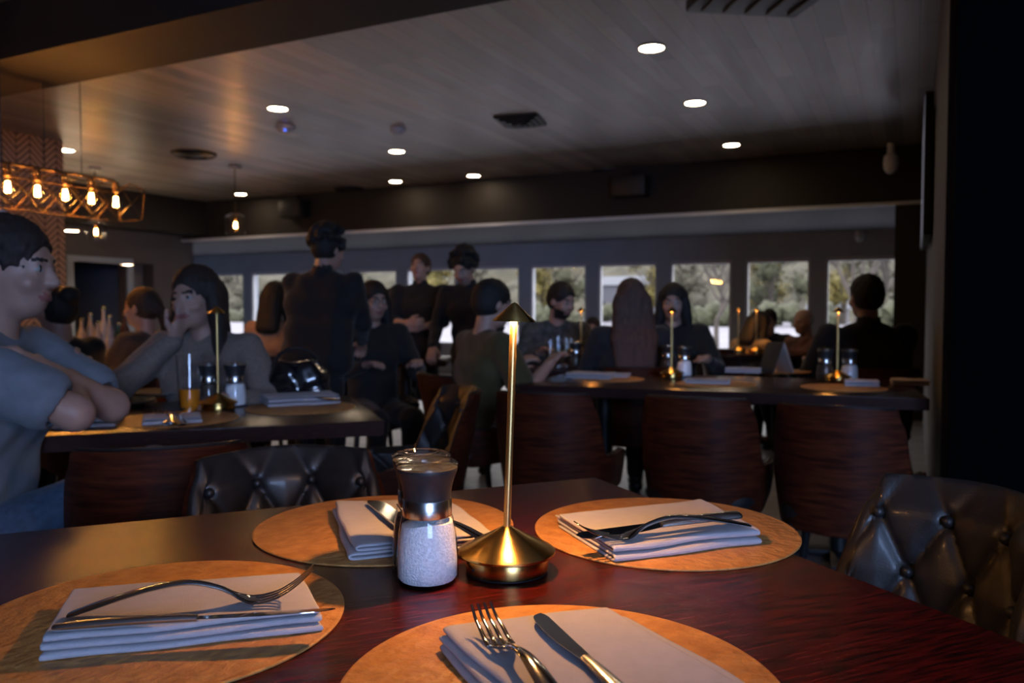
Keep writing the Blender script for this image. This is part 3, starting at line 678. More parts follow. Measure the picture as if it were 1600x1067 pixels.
    if True:
        for i, sg in enumerate((-1, 1)):
            F = Field([an[i][0] - .16, an[i][1] - .16, an[i][2] - .12], [an[i][0] + .2, an[i][1] + .3, an[i][2] + .12], .008)
            fz = an[i][2] - .045
            F.cap((an[i][0], an[i][1] - .03, fz), (an[i][0] + sg * .02, an[i][1] + .16, fz), .036, .034, .02); F.cap((an[i][0], an[i][1], fz), an[i], .04, .042, .02)
            V, Q = F.mesh(); np_mesh('shoe', V, Q, M['leather_blk'], root)
    # ---- hair
    lo2 = [hc[i] - .34 for i in range(3)]; hi2 = [hc[i] + .24 for i in range(3)]; lo2[2] = hc[2] - .62
    F = Field(lo2, hi2, .008 if h > .008 else .006)
    gr = .018 if style == 'curly' else .010
    if style == 'bald': F.ell(H(0, -.025, .018), (.0765, .088, .070), HR, .008)
    else:
        F.ell(H(0, -.016, .036), (.083, .103, .093), HR, .01, noise=.0045 if style in ('short',) else .002, fr=120)
        F.ell(H(0, -.035, .0), (.081, .086, .085), HR, .015)
    if style == 'curly':
        rn = random.Random(3)
        for i in range(70):
            v = V3((rn.gauss(0, 1), rn.gauss(-.3, 1), rn.gauss(.4, 1))).normalized()
            if v.z < -.35: continue
            if v.y > .5 and v.z < .35: continue
            F.ell(H(v.x * .103, -.02 + v.y * .112, .048 + v.z * .110), (.024, .024, .024), HR, .012)
    # face opening
    if style == 'bald':
        F.ell(H(0, .03, .10), (.12, .12, .085), HR, .005, sub=True); F.ell(H(0, .085, -.02), (.10, .09, .10), HR, .005, sub=True)
    elif style == 'back':
        F.ell(H(0, .098, -.025), (.064, .05, .085), HR, .008, sub=True); F.ell(H(0, .07, -.11), (.09, .09, .07), HR, .008, sub=True)
    else:
        F.ell(H(0, .104, -.030), (.068, .052, .098 if style != 'mid' else .088), HR, .008, sub=True); F.ell(H(0, .06, -.11), (.10, .085, .085), HR, .008, sub=True)
    for sg in (-1, 1): F.ell(H(sg * .085, .008, -.03), (.022, .022, .045), HR, .006, sub=(style not in ('long', 'longback', 'mid')))
    if style not in ('long', 'longback', 'mid'): F.ell(H(0, -.02, -.16), (.12, .15, .085), HR, .006, sub=True)
    if style in ('long', 'mid'):
        ln = .40 if style == 'long' else .20
        for sg in (-1, 1):
            F.cap(H(sg * .072, -.01, .04), H(sg * .088, .0, -.10), .028, .030, .03); F.cap(H(sg * .088, .0, -.10), hc + T @ V3((sg * .105, .03 if style == 'long' else -.02, -.10 - ln * .5)), .030, .030, .03)
            if style == 'long': F.cap(hc + T @ V3((sg * .105, .03, -.10 - ln * .5)), hc + T @ V3((sg * .10, .055, -.08 - ln)), .030, .016, .02)
        F.cap(H(0, -.06, .0), hc + T @ V3((0, -.10, -ln)), .06, .045, .03); F.cap(H(-.03, -.07, .0), hc + T @ V3((-.05, -.10, -ln)), .055, .04, .03); F.cap(H(.03, -.07, .0), hc + T @ V3((.05, -.10, -ln)), .055, .04, .03)
    if style == 'longback':
        for q in (-.07, -.035, 0, .035, .07): F.cap(H(q, -.055, .0), hc + T @ V3((q * 1.35, -.105, -.22)), .04, .038, .03); F.cap(hc + T @ V3((q * 1.35, -.105, -.22)), hc + T @ V3((q * 1.3, -.125, -.44 + abs(q) * .6)), .038, .018, .03)
    if style == 'bun': F.ell(H(0, -.10, .075), (.055, .05, .05), HR, .012)
    if style == 'pony': F.cap(H(0, -.10, .02), H(0, -.15, -.06), .035, .032, .02); F.cap(H(0, -.15, -.06), H(.01, -.15, -.2), .032, .018, .02)
    if style in ('long', 'longback', 'mid', 'pony', 'bun'):
        sl, X, Y, Z = F._sub(lo2, hi2); F.f[sl] += (.0022 * np.sin(X * 190 + Z * 9) * np.sin(Y * 170 + Z * 12)).astype(np.float32)
    V, Q = F.mesh(); np_mesh('hair', V, Q, HAIR[hair], root)
    if glasses:
        mb = MB()
        for sg in (-1, 1):
            c = [H(sg * .033 + .023 * math.cos(a * math.pi / 8), .098, .0 + .018 * math.sin(a * math.pi / 8)) for a in range(17)]; mb.tube(c, .0018, 6); mb.tube([H(sg * .056, .096, .004), H(sg * .078, .0, .002)], .0018, 6)
        mb.tube([H(-.010, .1, .003), H(.010, .1, .003)], .0018, 6); mb.build('glasses', M['black_metal'], root)
    if s != 1.0: root.scale = (s, s, s)
    return root
# ================================================================== outdoors
def outdoors():
    g = MB(); rbox(g, -260, 140, 12.3, 330, -.8, -.7); o = g.build('lawn', mat('frosty_lawn', (0.14, 0.138, 0.165), .9, 0, .12, .6), None, False); o['kind'] = 'structure'
    TR = [mat('yellow_green_leaves', (0.0456, 0.0395, 0.0122), .8, 0, col2=(0.19, 0.155, 0.035), scale=3.2, detail=8), mat('mid_green_leaves', (0.0137, 0.0167, 0.0076), .8, 0, col2=(0.0532, 0.0570, 0.0266), scale=3.2, detail=8), mat('olive_grey_leaves', (0.0342, 0.0342, 0.0228), .8, 0, col2=(0.0988, 0.0950, 0.0684), scale=3.2, detail=8)]
    bark = mat('grey_bark', (0.0456, 0.0380, 0.0342), .9, 0, .3, 8)
    # wooded slope
    rn = random.Random(5); vs, fs = [], []; nx, ny = 90, 16
    for j in range(ny + 1):
        for i in range(nx + 1):
            L = -190 + 290 * i / nx; D = 112 + 70 * j / ny; z = -.8 + 22 * (j / ny) ** .8 + (rn.uniform(-1.6, 1.6) if j else 0)
            vs.append(RM(L + rn.uniform(-1, 1), D, z))
    for j in range(ny):
        for i in range(nx): a = j * (nx + 1) + i; fs.append((a, a + 1, a + nx + 2, a + nx + 1))
    o = MB().add(vs, fs).build('hillside', mat('wooded_hillside', (0.0137, 0.0137, 0.0068), .9, 0, col2=(0.0418, 0.0357, 0.0182), scale=.7, detail=10), None, True, 180); o['kind'] = 'structure'
    names = ['yellow-green broad tree on the far side of the lawn', 'dark green bushy tree on the far side of the lawn', 'pale olive tree on the far side of the lawn']
    spots = [(-2.5, 62, 2), (-5.5, 70, 0), (-10, 60, 1), (-13, 74, 0), (-18, 66, 2), (-23, 72, 0), (-27, 58, 1), (-33, 68, 0), (-38, 62, 2), (-46, 70, 0), (-52, 62, 1), (-60, 66, 0), (-68, 62, 2), (-78, 64, 0)]
    where = ['seen at the right edge of the last window', 'seen in the rightmost window', 'seen in the second window from the right', 'seen through the second window from the right, behind the darker one', 'seen in the third window from the right', 'seen in the window behind the long-haired woman', 'seen low in the window behind the long-haired woman', 'seen in the window behind the bearded man', 'seen in the window just right of the brass lamp top', 'seen in the window over the man in olive', 'seen between the two standing waiters', 'seen left of the waiter facing the room', 'seen right of the curly haired waiter', 'seen in the leftmost lit windows']
    for (L, D, k), wh in zip(spots, where):
        rn = random.Random(int(L * 10 + D)); D = 88 + (D - 58) * .9; L = L * D / (D - 24); c = RM(L, D, -.7)
        t = thing('leafy_tree', names[k].split(' on ')[0] + ', ' + wh, 'tree', c, rn.uniform(0, 6), 'trees beyond the lawn')
        t.scale = (1.25, 1.25, 1.25); Hh = rn.uniform(8, 11)
        tr = MB().tube([(0, 0, 0), (.1, 0, 2), (.2, .1, Hh * .6)], [.32, .24, .1], 8)
        for q in range(5): a = rn.uniform(0, 6.28); tr.tube([(.1, 0, 1.8 + q * .5), (math.cos(a) * 2, math.sin(a) * 2, 4 + q * .6)], [.1, .03], 6)
        tr.build('trunk', bark, t)
        cr = MB(); blobs = []
        for q in range(15):
            a = rn.uniform(0, 6.28); rr = rn.uniform(0, 2.6); z = rn.uniform(1.8, Hh); blobs.append((Vector((rr * math.cos(a), rr * math.sin(a), z)), rn.uniform(.9, 1.8) * (1 - .4 * z / Hh)))
        for bc, r_ in blobs: cr.ico(bc, r_ * .62, 2, (1, 1, .8))
        for v in cr.bm.verts: v.co += Vector((math.sin(v.co.z * 5 + v.co.x * 3), math.sin(v.co.x * 6 + v.co.z * 2), math.sin(v.co.y * 5 + v.co.x * 4))) * .18
        vs, fs = [], []
        for q in range(2600):
            bc, r_ = blobs[q % 15]; u = Vector((rn.gauss(0, 1), rn.gauss(0, 1), rn.gauss(0, 1))).normalized(); p = bc + u * r_ * rn.uniform(.6, 1.12)
            t1 = Vector((rn.gauss(0, 1), rn.gauss(0, 1), rn.gauss(0, 1))).normalized(); t2 = t1.cross(u).normalized() * rn.uniform(.07, .14); t1 = t1 * rn.uniform(.12, .22)
            kk = len(vs); vs += [p - t1, p + t2, p + t1, p - t2 + u * .05]; fs.append((kk, kk + 1, kk + 2, kk + 3))
        cr.add(vs, fs)
        cr.build('crown', TR[k], t, sharp=180)
    # bare branching trees close to the right windows
    for (L, D, wh) in ((-1.2, 20, 'standing outside the rightmost window'), (-7.4, 34, 'standing outside the second window from the right')):
        rn = random.Random(int(D)); mb = MB(); c = RM(L, D, -.7)
        def br(p, d, r, n):
            p2 = p + d * (1.3 if n == 5 else rn.uniform(.7, 1.2)); mb.tube([p, (p + p2) / 2 + Vector((rn.uniform(-.06, .06), rn.uniform(-.06, .06), 0)), p2], [r, r * .85, r * .7], 6)
            if n > 0:
                for q in range(2 + (n > 2)):
                    d2 = (d + Vector((rn.uniform(-.8, .8), rn.uniform(-.8, .8), rn.uniform(-.25, .5)))).normalized(); br(p2, d2, r * .62, n - 1)
        br(Vector((0, 0, 0)), Vector((0, 0, 1)), .13, 5)
        o = mb.build('bare_tree', bark); o.location = c; tag(o, 'leafless dark tree with spreading branches ' + wh, 'tree', 'bare trees outside')
    # hedge, white house, parasols
    for i in range(14):
        rn = random.Random(i); mb = MB(); 
        for q in range(9): mb.ico((-2.1 + q * .52, rn.uniform(-.3, .3), rn.uniform(.4, 1.5)), rn.uniform(.8, 1.1), 3, (.7, 1, .9))
        for v in mb.bm.verts: v.co += Vector((math.sin(v.co.z * 7), math.sin(v.co.x * 8 + v.co.z * 3), math.sin(v.co.y * 5 + v.co.x * 7))) * .1
        o = mb.build('hedge', TR[1]); o.location = RM(-1 - 8.9 * i, 82, -.75); o.scale = (1.42, 1.2, 1.15); o.rotation_euler = (0, 0, -AL); tag(o, 'dark clipped hedge section at the far edge of the lawn', 'hedge', 'hedge along the lawn')
    wm = mat('white_clapboard', (0.0912, 0.0950, 0.1216), .8); rm_ = mat('grey_roof', (0.0912, 0.0988, 0.1216), .8)
    for (L, D, ww, lab) in ((-36, 107, 8, 'pale two-storey house seen in the window behind the long-haired woman'), (-9.6, 108, 4.4, 'small white outbuilding seen left of the man in the rightmost window')):
        c = RM(L, D, -.7); t = thing('house', lab, 'house', c, -AL); hh = 5.0 if ww > 5 else 1.7
        MB().box((0, 0, hh / 2), (ww, 5, hh)).build('walls', wm, t, False)
        MB().add([(-ww / 2 - .3, -2.8, hh), (ww / 2 + .3, -2.8, hh), (ww / 2 + .3, 2.8, hh), (-ww / 2 - .3, 2.8, hh), (-ww / 2 - .3, 0, hh + 1.3), (ww / 2 + .3, 0, hh + 1.3)], [(0, 1, 5, 4), (2, 3, 4, 5), (0, 4, 3), (1, 2, 5), (0, 3, 2, 1)]).build('roof', rm_, t, False)
        for q in (-.3, 0, .3): MB().box((ww * q, -2.52, hh * .45), (ww * .13, .06, .9)).box((ww * q, -2.55, hh * .45), (ww * .02, .06, .9)).build('window', M['black_metal'], t, False)
outdoors()
# ================================================================== ceiling fittings
DL = [(1018, 74, 'nearest of the bright recessed ceiling lights, high right of centre'), (1086, 160, 'second recessed ceiling light of the right-hand row'), (1143, 226, 'farthest recessed ceiling light of the right-hand row'), (434, 169, 'recessed ceiling light just above the sensor with a blue dot'), (620, 236, 'recessed ceiling light just under the white smoke detector'), (618, 283, 'small far recessed light below the one by the smoke detector'), (740, 274, 'small far recessed light left of the ceiling middle, above the window wall'), (376, 303, 'small recessed light beside the cord of the single pendant'), (285, 311, 'small recessed light between the linear pendant and single pendant'), (103, 234, 'recessed ceiling light above the linear filament pendant')]
d0 = None
for px, py, lab in DL:
    p = G(px, py, ZC)
    if d0 is None:
        d0 = thing('downlight', lab, 'ceiling light', p, 0, 'recessed downlights')
        MB().lathe([(.075, .0), (.088, -.002), (.088, -.006), (.078, -.009), (.074, -.004)], 40).build('trim_ring', M['ceil_trim'], d0)
        MB().lathe([(0, -.005), (.0755, -.005), (.0755, 0), (0, 0)], 40).build('diffuser', M['down'], d0)
    else: dup(d0, lab, p)
dup(d0, 'small light on the wall beside the tiled column', P(112, 360, 9.4)); dup(d0, 'small light over the dark doorway', P(199, 413, 10.6) )
# smoke detectors / sensors
for px, py, r, lab, led in ((446, 203, .085, 'round white sensor with a small blue light on the ceiling', True), (622, 207, .07, 'white smoke detector above the second row light', False)):
    t = thing('smoke_detector', lab, 'smoke detector', G(px, py - 6, ZC))
    MB().lathe([(r, 0), (r, -.012), (r * .93, -.03), (r * .6, -.042), (r * .55, -.055), (0, -.06)], 32).build('housing', M['whitetrim'], t)
    if led: MB().ico((.01, -.055, -.048), .008, 2).build('indicator', emis('blue_led', (.05, .15, 1), .8), t)
def diffuser(px, py, sz, lab, rnd=False):
    t = thing('air_vent', lab, 'air vent', G(px, py, ZC), -AL + R(12))
    if rnd:
        MB().lathe([(sz, 0), (sz, -.015), (sz * .9, -.03), (sz * .85, -.012), (sz * .6, -.03), (sz * .55, -.012), (sz * .3, -.03), (0, -.03)], 36).build('louvre', M['black_metal'], t)
    else:
        mb = MB()
        for k in range(4):
            a = sz * (1 - k * .22); b_ = a - .05 * sz * 2; z = -.012 - .014 * k
            for q in range(4): mb.box((math.cos(q * R(90)) * (a - .02), math.sin(q * R(90)) * (a - .02), z), (.04 if q % 2 == 0 else 2 * a, 2 * a if q % 2 == 0 else .04, .012))
        mb.box((0, 0, -.004), (2 * sz, 2 * sz, .008)); mb.build('louvre', M['black_metal'], t, False)
diffuser(813, 187, .19, 'square black ceiling vent near the middle of the ceiling'); diffuser(303, 240, .23, 'round dark ceiling vent left of the sensor', True); diffuser(545, 294, .2, 'far dark ceiling vent near the bulkhead, left of centre', True); diffuser(945, 268, .2, 'far dark ceiling vent near the bulkhead, right of centre', True)
t = thing('air_conditioner', 'black ceiling cassette air conditioner at the top edge of the view', 'air conditioner', G(1190, -22, ZC), R(-AL * 57.3 + 33) * 0 + R(8))
MB().box((0, 0, -.03), (.62, .5, .06), None, .01).build('housing', M['black_metal'], t)
for q in range(5): MB().box((-.24 + .12 * q, -.02, -.066), (.012, .42, .012)).build('grille_bar', M['bronze'], t, False)
# speakers and cameras
for px, py, L_, lab in ((460, 327, 0, 'black speaker box high on the bulkhead behind the pendant'), (985, 291, 0, 'black speaker box high on the bulkhead, right of centre')):
    r = ray(px, py); k = (DB - .12) / r.dot(EW); p = Vector((0, 0, EYE)) + r * k
    t = thing('speaker', lab, 'speaker', p, -AL); MB().box((0, 0, 0), (.40, .22, .24), None, .015).build('cabinet', M['black_metal'], t); MB().box((0, -.113, 0), (.36, .01, .2), None, .003).build('grille', M['blk_plastic'], t); MB().box((0, .06, .15), (.05, .05, .08)).build('bracket', M['black_metal'], t)
def wallcam(px, py, D_, lab, m):
    r = ray(px, py); p = Vector((0, 0, EYE)) + r * (D_ / r.dot(EW)); t = thing('security_camera', lab, 'camera', p, -AL)
    MB().lathe([(0, 0), (.05, 0), (.055, .012), (.03, .03), (.028, .12), (0, .12)], 24).build('bracket', m, t); MB().lathe([(0, -.14), (.03, -.13), (.052, -.10), (.06, -.05), (.055, 0), (0, .005)], 24).build('dome', m, t)
wallcam(1392, 246, 7.6, 'dim dome security camera high in the right corner', M['ceil_trim']); wallcam(1343, 362, DW - .06, 'white camera on the blue-grey wall above the rightmost window', M['whitetrim'])
# television on the right wall, seen almost edge-on
t = thing('television', 'wall-mounted television on the right wall seen edge-on, screen bright', 'television', RM(LR - .035, 6.4, 2.02), -AL)
MB().box((0, 0, 0), (.05, 1.5, .88), None, .006).build('casing', M['black_metal'], t); MB().box((-.0262, 0, 0), (.002, 1.46, .84)).build('screen', emis('tv_screen', (.30, .32, .42), .06), t, False); MB().box((.0285, 0, 0), (.009, .3, .3)).build('wall_bracket', M['black_metal'], t)
# ================================================================== pendants
def bulb_parts(t, x, y, z, r=.032):
    g = MB().lathe([(.013, .0), (.015, -.02), (r * .8, -.045), (r, -.068), (r * .9, -.09), (r * .45, -.108), (0, -.113)], 20, (x, y, z)).build('glass_bulb', M['bulb_glass'], t)
    f = MB().tube([(x + .006, y, z - .03), (x + .012, y, z - .088)], .005, 6).tube([(x - .006, y, z - .03), (x - .012, y, z - .088)], .005, 6).tube([(x, y + .008, z - .03), (x, y + .014, z - .088)], .005, 6).tube([(x, y - .008, z - .03), (x, y - .014, z - .088)], .005, 6).build('filament', M['bulb_hot'], g)
    MB().lathe([(.008, .07), (.019, .065), (.02, .0), (.015, -.004), (0, -.004)], 18, (x, y, z)).build('socket', M['bronze'], t)
b1, b5 = P(12, 291, 4.6), P(181, 314, 5.24); zb = (b1.z + b5.z) / 2 + .055; dirv = (b5 - b1); Lb = dirv.length; rzb = math.atan2(dirv.y, dirv.x)
t = thing('linear_pendant', 'long wire-cage pendant with a row of glowing filament bulbs over the bar', 'pendant light', (b1.x, b1.y, zb), rzb)
for i in range(-2, 5): bulb_parts(t, Lb * i / 4, 0, 0)
x0, x1 = -Lb * .62, Lb * 1.16
MB().tube([(x0, 0, .075), (x1 - .12, 0, .075)], .008, 10).build('rod', M['bronze'], t)
cg = MB()
fr = [(-.0, .075), (-.13, .02), (-.10, -.17), (.10, -.17), (.13, .02)]
for a, b_ in zip(fr, fr[1:] + fr[:1]):
    if a != fr[0]: cg.tube([(x0, a[0], a[1]), (x1, a[0], a[1])], .0035, 6)
    for xx in (x0, x1): cg.tube([(xx, a[0], a[1]), (xx, b_[0], b_[1])], .0035, 6)
for q in range(7):
    xa = x0 + (x1 - x0) * q / 7; xb = x0 + (x1 - x0) * (q + 1) / 7
    for sg in (-1, 1): cg.tube([(xa, sg * .13, .02), (xb, sg * .10, -.17)], .0025, 6).tube([(xb, sg * .13, .02), (xa, sg * .10, -.17)], .0025, 6).tube([(xb, 0, .075), (xb, sg * .13, .02)], .0025, 6)
cg.build('wire_cage', M['bronze'], t)
for xx in (Lb * .32, Lb * .66): MB().tube([(xx, 0, .075), (xx, 0, ZC - zb)], .0022, 6).build('suspension_cable', M['bronze'], t)
MB().box((Lb * .5, 0, ZC - zb - .01), (.5, .06, .02)).build('ceiling_plate', M['bronze'], t)
for px, py, d, lab in ((368, 352, 9.3, 'single glass-shaded filament pendant hanging left of the window wall'), (150, 362, 9.4, 'small filament pendant hanging in front of the taupe wall')):
    p = P(px, py, d); t = thing('pendant_light', lab, 'pendant light', p, 0, 'single pendants'); bulb_parts(t, 0, 0, .06, .045)
    MB().tube([(0, 0, .1), (0, 0, ZC - p.z)], .006, 6).build('cord', M['bronze'], t)
    MB().lathe([(.04, .14), (.11, .10), (.11, -.10), (.108, -.10), (.108, .098), (.04, .136)], 28).build('glass_shade', M['glass'], t)
    MB().lathe([(0, ZC - p.z), (.07, ZC - p.z), (.07, ZC - p.z - .03), (0, ZC - p.z - .035)], 24).build('ceiling_rose', M['ceil_trim'], t)
p = P(4, 352, 4.1); t = thing('dome_pendant', 'small gold-lined pendant at the left edge above the man', 'pendant light', p)
MB().lathe([(.01, .03), (.03, .02), (.055, -.03), (.062, -.07), (.060, -.07), (.05, -.028), (.02, .012)], 28).build('shade', M['brass'], t); MB().ico((0, 0, -.058), .026, 3).build('bulb', emis('soft_bulb', (1, .6, .22), 5), t); MB().tube([(0, 0, .03), (0, 0, ZC - p.z)], .003, 6).build('cord', M['black_metal'], t)
MB().ico((0, 0, .055), .026, 3).build('porcelain_knob', M['whitetrim'], t)
# ================================================================== the near table
A_, B_, C_ = G(930, 745), G(1600, 960), G(17, 822)
e1 = (math.cos(R(203.6)), math.sin(R(203.6))); e2 = (math.cos(R(293.6)), math.sin(R(293.6)))
NT_ = table('dining_table', 'dark red wood dining table in the foreground with four place settings', (A_.x, A_.y), e1, (C_ - A_).length + .01, e2, 1.38, M['table'], th=.045, bev=.003)
mats = []
def midc(px, y1, y2): a, b_ = G(px, y1), G(px, y2); return (a + b_) / 2
m_r = midc(1038, 899, 777); m_b = midc(603, 881, 779); f_ = G(868, 948); m_f = Vector((f_.x * .80 + .004, f_.y - .205, 0)); m_l = Vector((-.398, .895, 0))
placemat('placemat', 'round tan leatherette placemat at the front of the near table', m_f.x, m_f.y, rz=.3)
placemat('placemat', 'round tan leatherette placemat at the left of the near table', m_l.x, m_l.y, rz=1.2)
placemat('placemat', 'round tan leatherette placemat right of the lit brass lamp', m_r.x, m_r.y, rz=2.2)
placemat('placemat', 'round tan leatherette placemat partly behind the salt grinder', m_b.x, m_b.y, rz=4)
zm = TZ + .0034
def gq(pts, z): return [G(px, py, z) for px, py in pts]
nt_ = .024
n1 = napkin('napkin', 'folded off-white napkin under the raised fork, left side of the near table', gq([(112, 917), (470, 893), (503, 950), (62, 997)], zm + nt_), zm, 6, seed=3, steps=[.2, .2, .1, .1, 0, 0], th=.0034, gap=.0006)
n2 = napkin('napkin', 'folded off-white napkin nearest the camera with fork and knife side by side', gq([(948, 946), (1290, 1140), (1010, 1290), (688, 978)], zm + nt_), zm, 6, seed=5, steps=[-.10, -.10, -.06, 0, 0, 0], th=.0034, gap=.0006)
n3 = napkin('napkin', 'folded off-white napkin on the placemat right of the brass lamp', gq([(872, 800), (1092, 776), (1188, 824), (958, 851)], zm + nt_), zm, 4, seed=8, steps=[0.0, 0, -.10, .02], th=.0045, gap=.0013)
n4 = napkin('napkin', 'folded off-white napkin half hidden by the salt grinder', gq([(700, 777), (772, 828), (553, 850), (523, 780)][::1], zm + nt_), zm, 4, seed=11, steps=[0, .0, .04, .0], th=.0045, gap=.0013)
zt = zm + .0262
def gp(px, py, z): return G(px, py, z)
def forkpx(lab, ax, ay, bx, by, z, tip=.022, arch=.016):
    A = G(ax, ay, z + .002); B = G(bx, by, z + tip * .9); k = (B - A).length / .2; B = G(bx, by, z + .002 + tip * k); fork('fork', lab, A, B, tip=tip, arch=arch)
forkpx('steel fork with raised tines lying on the left napkin', 106, 960, 487, 886, zt, .026, .020)
knife('table_knife', 'steel knife lying along the front fold of the left napkin, below the fork', gp(84, 981, zt + .003), gp(524, 951, zt + .004), roll=R(-13))
forkpx('steel fork lying tines away on the front napkin', 905, 1150, 752, 943, zt, .016, .014)
knife('table_knife', 'steel knife with broad speckled blade on the front napkin', gp(1010, 1120, zt + .003), gp(843, 958, zt + .0035), roll=R(4), flip=-1)
forkpx('steel fork lying across the right napkin, handle to the right', 1170, 820, 903, 818, zt, .018, .016)
knife('table_knife', 'steel knife with brushed handle on the right napkin, above the fork', gp(1156, 804, zt + .012), gp(900, 836, zt + .004), roll=R(-14), flip=-1)
knife('table_knife', 'steel knife on the napkin behind the salt grinder, blade left', gp(690, 870, zt + .004), gp(577, 782, zt + .003), flip=1)
forkpx('steel fork half hidden behind the grinders, tines up left', 770, 850, 628, 786, zt, .016, .012)
pb = G(792, 892); LP = lamp('table_lamp', 'lit brushed brass table lamp with cone shade on the near table', pb.x, pb.y, TZ, True, R(-1.9), far=False, rz=0)
ps = G(668, 908); grinder('salt_grinder', 'glass salt grinder with black grip in front of the lamp, full of coarse salt', ps.x, ps.y, TZ, M['salt'])
pg = G(659, 887); grinder('pepper_grinder', 'glass pepper grinder hidden behind the near salt grinder', pg.x, pg.y, TZ, M['pepper'])
# ================================================================== chairs
chair('dark leather tufted chair facing the camera across the near table', -.415, 1.535, 159)
chair('dark leather tufted chair in shadow at the right end of the near table', .575, 1.285, -109)
chair('walnut-backed chair seen from behind at the left table, beside the tufted chair', -.875, 2.03, -20)
chair('walnut-backed chair at the far table, left one of its near row, beside the lamp stem', .185, 3.20, 20)
chair('walnut-backed chair at the far table, middle of its near row', .735, 3.03, 24)
chair('walnut-backed chair at the far table, right one of its near row', 1.155, 2.77, 32)
chair('tufted leather chair standing empty at the right end of the left table', -.40, 3.05, -112)
# ================================================================== left table
a, b_ = G(600, 657), G(12, 684); ee = (b_ - a).normalized(); L2t = (b_ - a).length
T2e1 = (ee.x, ee.y); T2e2 = (ee.y, -ee.x)
table('dining_table', 'dark wood dining table on the left, set in front of the woman in beige', (a.x, a.y), T2e1, L2t, T2e2, .78, M['table_far'], th=.045)
def g2(px, py): p = G(px, py); return p.x, p.y
def mat2(px, py, lab, r=.19): x, y = g2(px, py); placemat('placemat', lab, x, y, r=r, n=48)
mat2(275, 655, 'brown placemat under the crumpled napkin on the left table'); mat2(470, 637, 'brown placemat at the right end of the left table'); 
def nap(px0, py0, px1, py1, lab, wd=.17, z=zm, layers=4, seed=1, ang=None):
    A, B = G(px0, py0), G(px1, py1); d = (B - A); n = Vector((-d.y, d.x, 0)).normalized() * wd
    return napkin('napkin', lab, [A + n, B + n, B, A], z, layers, seed=seed, nu=18, nv=6, gap=.003)
nap(35, 673, 180, 667, 'folded blue-lit napkin at the left end of the left table', .17, TZ + .0005, 4, 21)
nap(222, 667, 316, 662, 'crumpled napkin with cutlery in the middle of the left table', .12, zm, 3, 22)
nap(418, 638, 532, 632, 'folded blue-lit napkin on the right placemat of the left table', .16, zm, 5, 23)
nap(385, 622, 442, 618, 'napkin behind the salt grinder on the left table', .12, TZ + .0005, 2, 24)
knife('table_knife', 'knife on the crumpled napkin of the left table', G(262, 662, TZ + .02), G(300, 636, TZ + .02)); fork('fork', 'fork on the crumpled napkin of the left table', G(285, 664, TZ + .02), G(250, 640, TZ + .02))
knife('table_knife', 'knife lying on the napkin at the right end of the left table', G(530, 625, TZ + .026), G(450, 618, TZ + .026))
def plate(px, py, r, lab, z=TZ):
    x, y = g2(px, py); o = MB().lathe([(0, .002), (r * .6, .002), (r * .62, 0), (r * .66, .002), (r, .018), (r, .021), (r * .66, .007), (0, .006)], 40).build('plate', M['plate']); o.location = (x, y, z); tag(o, lab, 'plate')
plate(182, 634, .13, 'charcoal plate in front of the man on the left table'); plate(262, 618, .14, 'black plate in front of the woman in beige')
def tumbler(name, label, x, y, z, hh, r0, r1, fill=None, fh=0, cat='glass', group=None, n=28, fm=None):
    t = thing(name, label, cat, (x, y, z), 0, group)
    MB().lathe([(0, 0), (r0, 0), (r1, hh), (r1 - .002, hh), (r0 - .002, .008), (0, .008)], n).build('glass_wall', M['glass'], t)
    if fill: rr = r0 + (r1 - r0) * fh / hh; MB().lathe([(0, .009), (r0 - .003, .009), (rr - .003, fh), (0, fh)], n).build('drink', fill, t)
    return t
x, y = g2(297, 640); tumbler('beer_glass', 'tall glass a third full of amber beer on the left table', x, y, TZ, .19, .034, .045, M['beer'], .072)
x, y = g2(338, 622); tumbler('tall_glass', 'empty tall glass behind the unlit lamp on the left table', x, y, TZ, .18, .034, .044)
x, y = g2(341, 641); lamp('table_lamp', 'unlit brass table lamp on the left table in front of the woman', x, y, TZ, False)
x, y = g2(327, 634); grinder('pepper_grinder', 'pepper grinder left of the unlit lamp on the left table', x, y, TZ, M['pepper'], 24)
x, y = g2(368, 634); grinder('salt_grinder', 'white salt grinder right of the unlit lamp on the left table', x, y, TZ, M['salt'], 24)
# glossy black handbag on the far right of the left table
x, y = g2(468, 622); t = thing('handbag', 'glossy black handbag standing on the left table before the waiter', 'handbag', (x, y, TZ), .3)
F = Field((-.16, -.12, -.01), (.16, .12, .24), .006)
F.ell((0, 0, .07), (.12, .06, .068), k=.02); F.ell((-.05, 0, .10), (.06, .045, .05), k=.03); F.ell((.05, .01, .09), (.05, .045, .06), k=.02); F.ell((.0, 0, .03), (.125, .065, .03), k=.02)
sl, X, Y, Z = F._sub((-.16, -.12, -.01), (.16, .12, .24)); F.f[sl] += (.004 * np.sin(X * 60 + Z * 25 + Y * 30) + .002 * np.sin(Z * 90 - X * 40)).astype(np.float32)
V, Q = F.mesh(); bagm = mat('patent_leather', (.01, .01, .011), .12, 0, .2, 30, coat=1); np_mesh('bag_body', V, Q, bagm, t)
MB().tube([(.09 * math.cos(q * math.pi / 12) - .01, 0, .11 + .085 * math.sin(q * math.pi / 12)) for q in range(13)], .008, 8).build('strap', bagm, t)
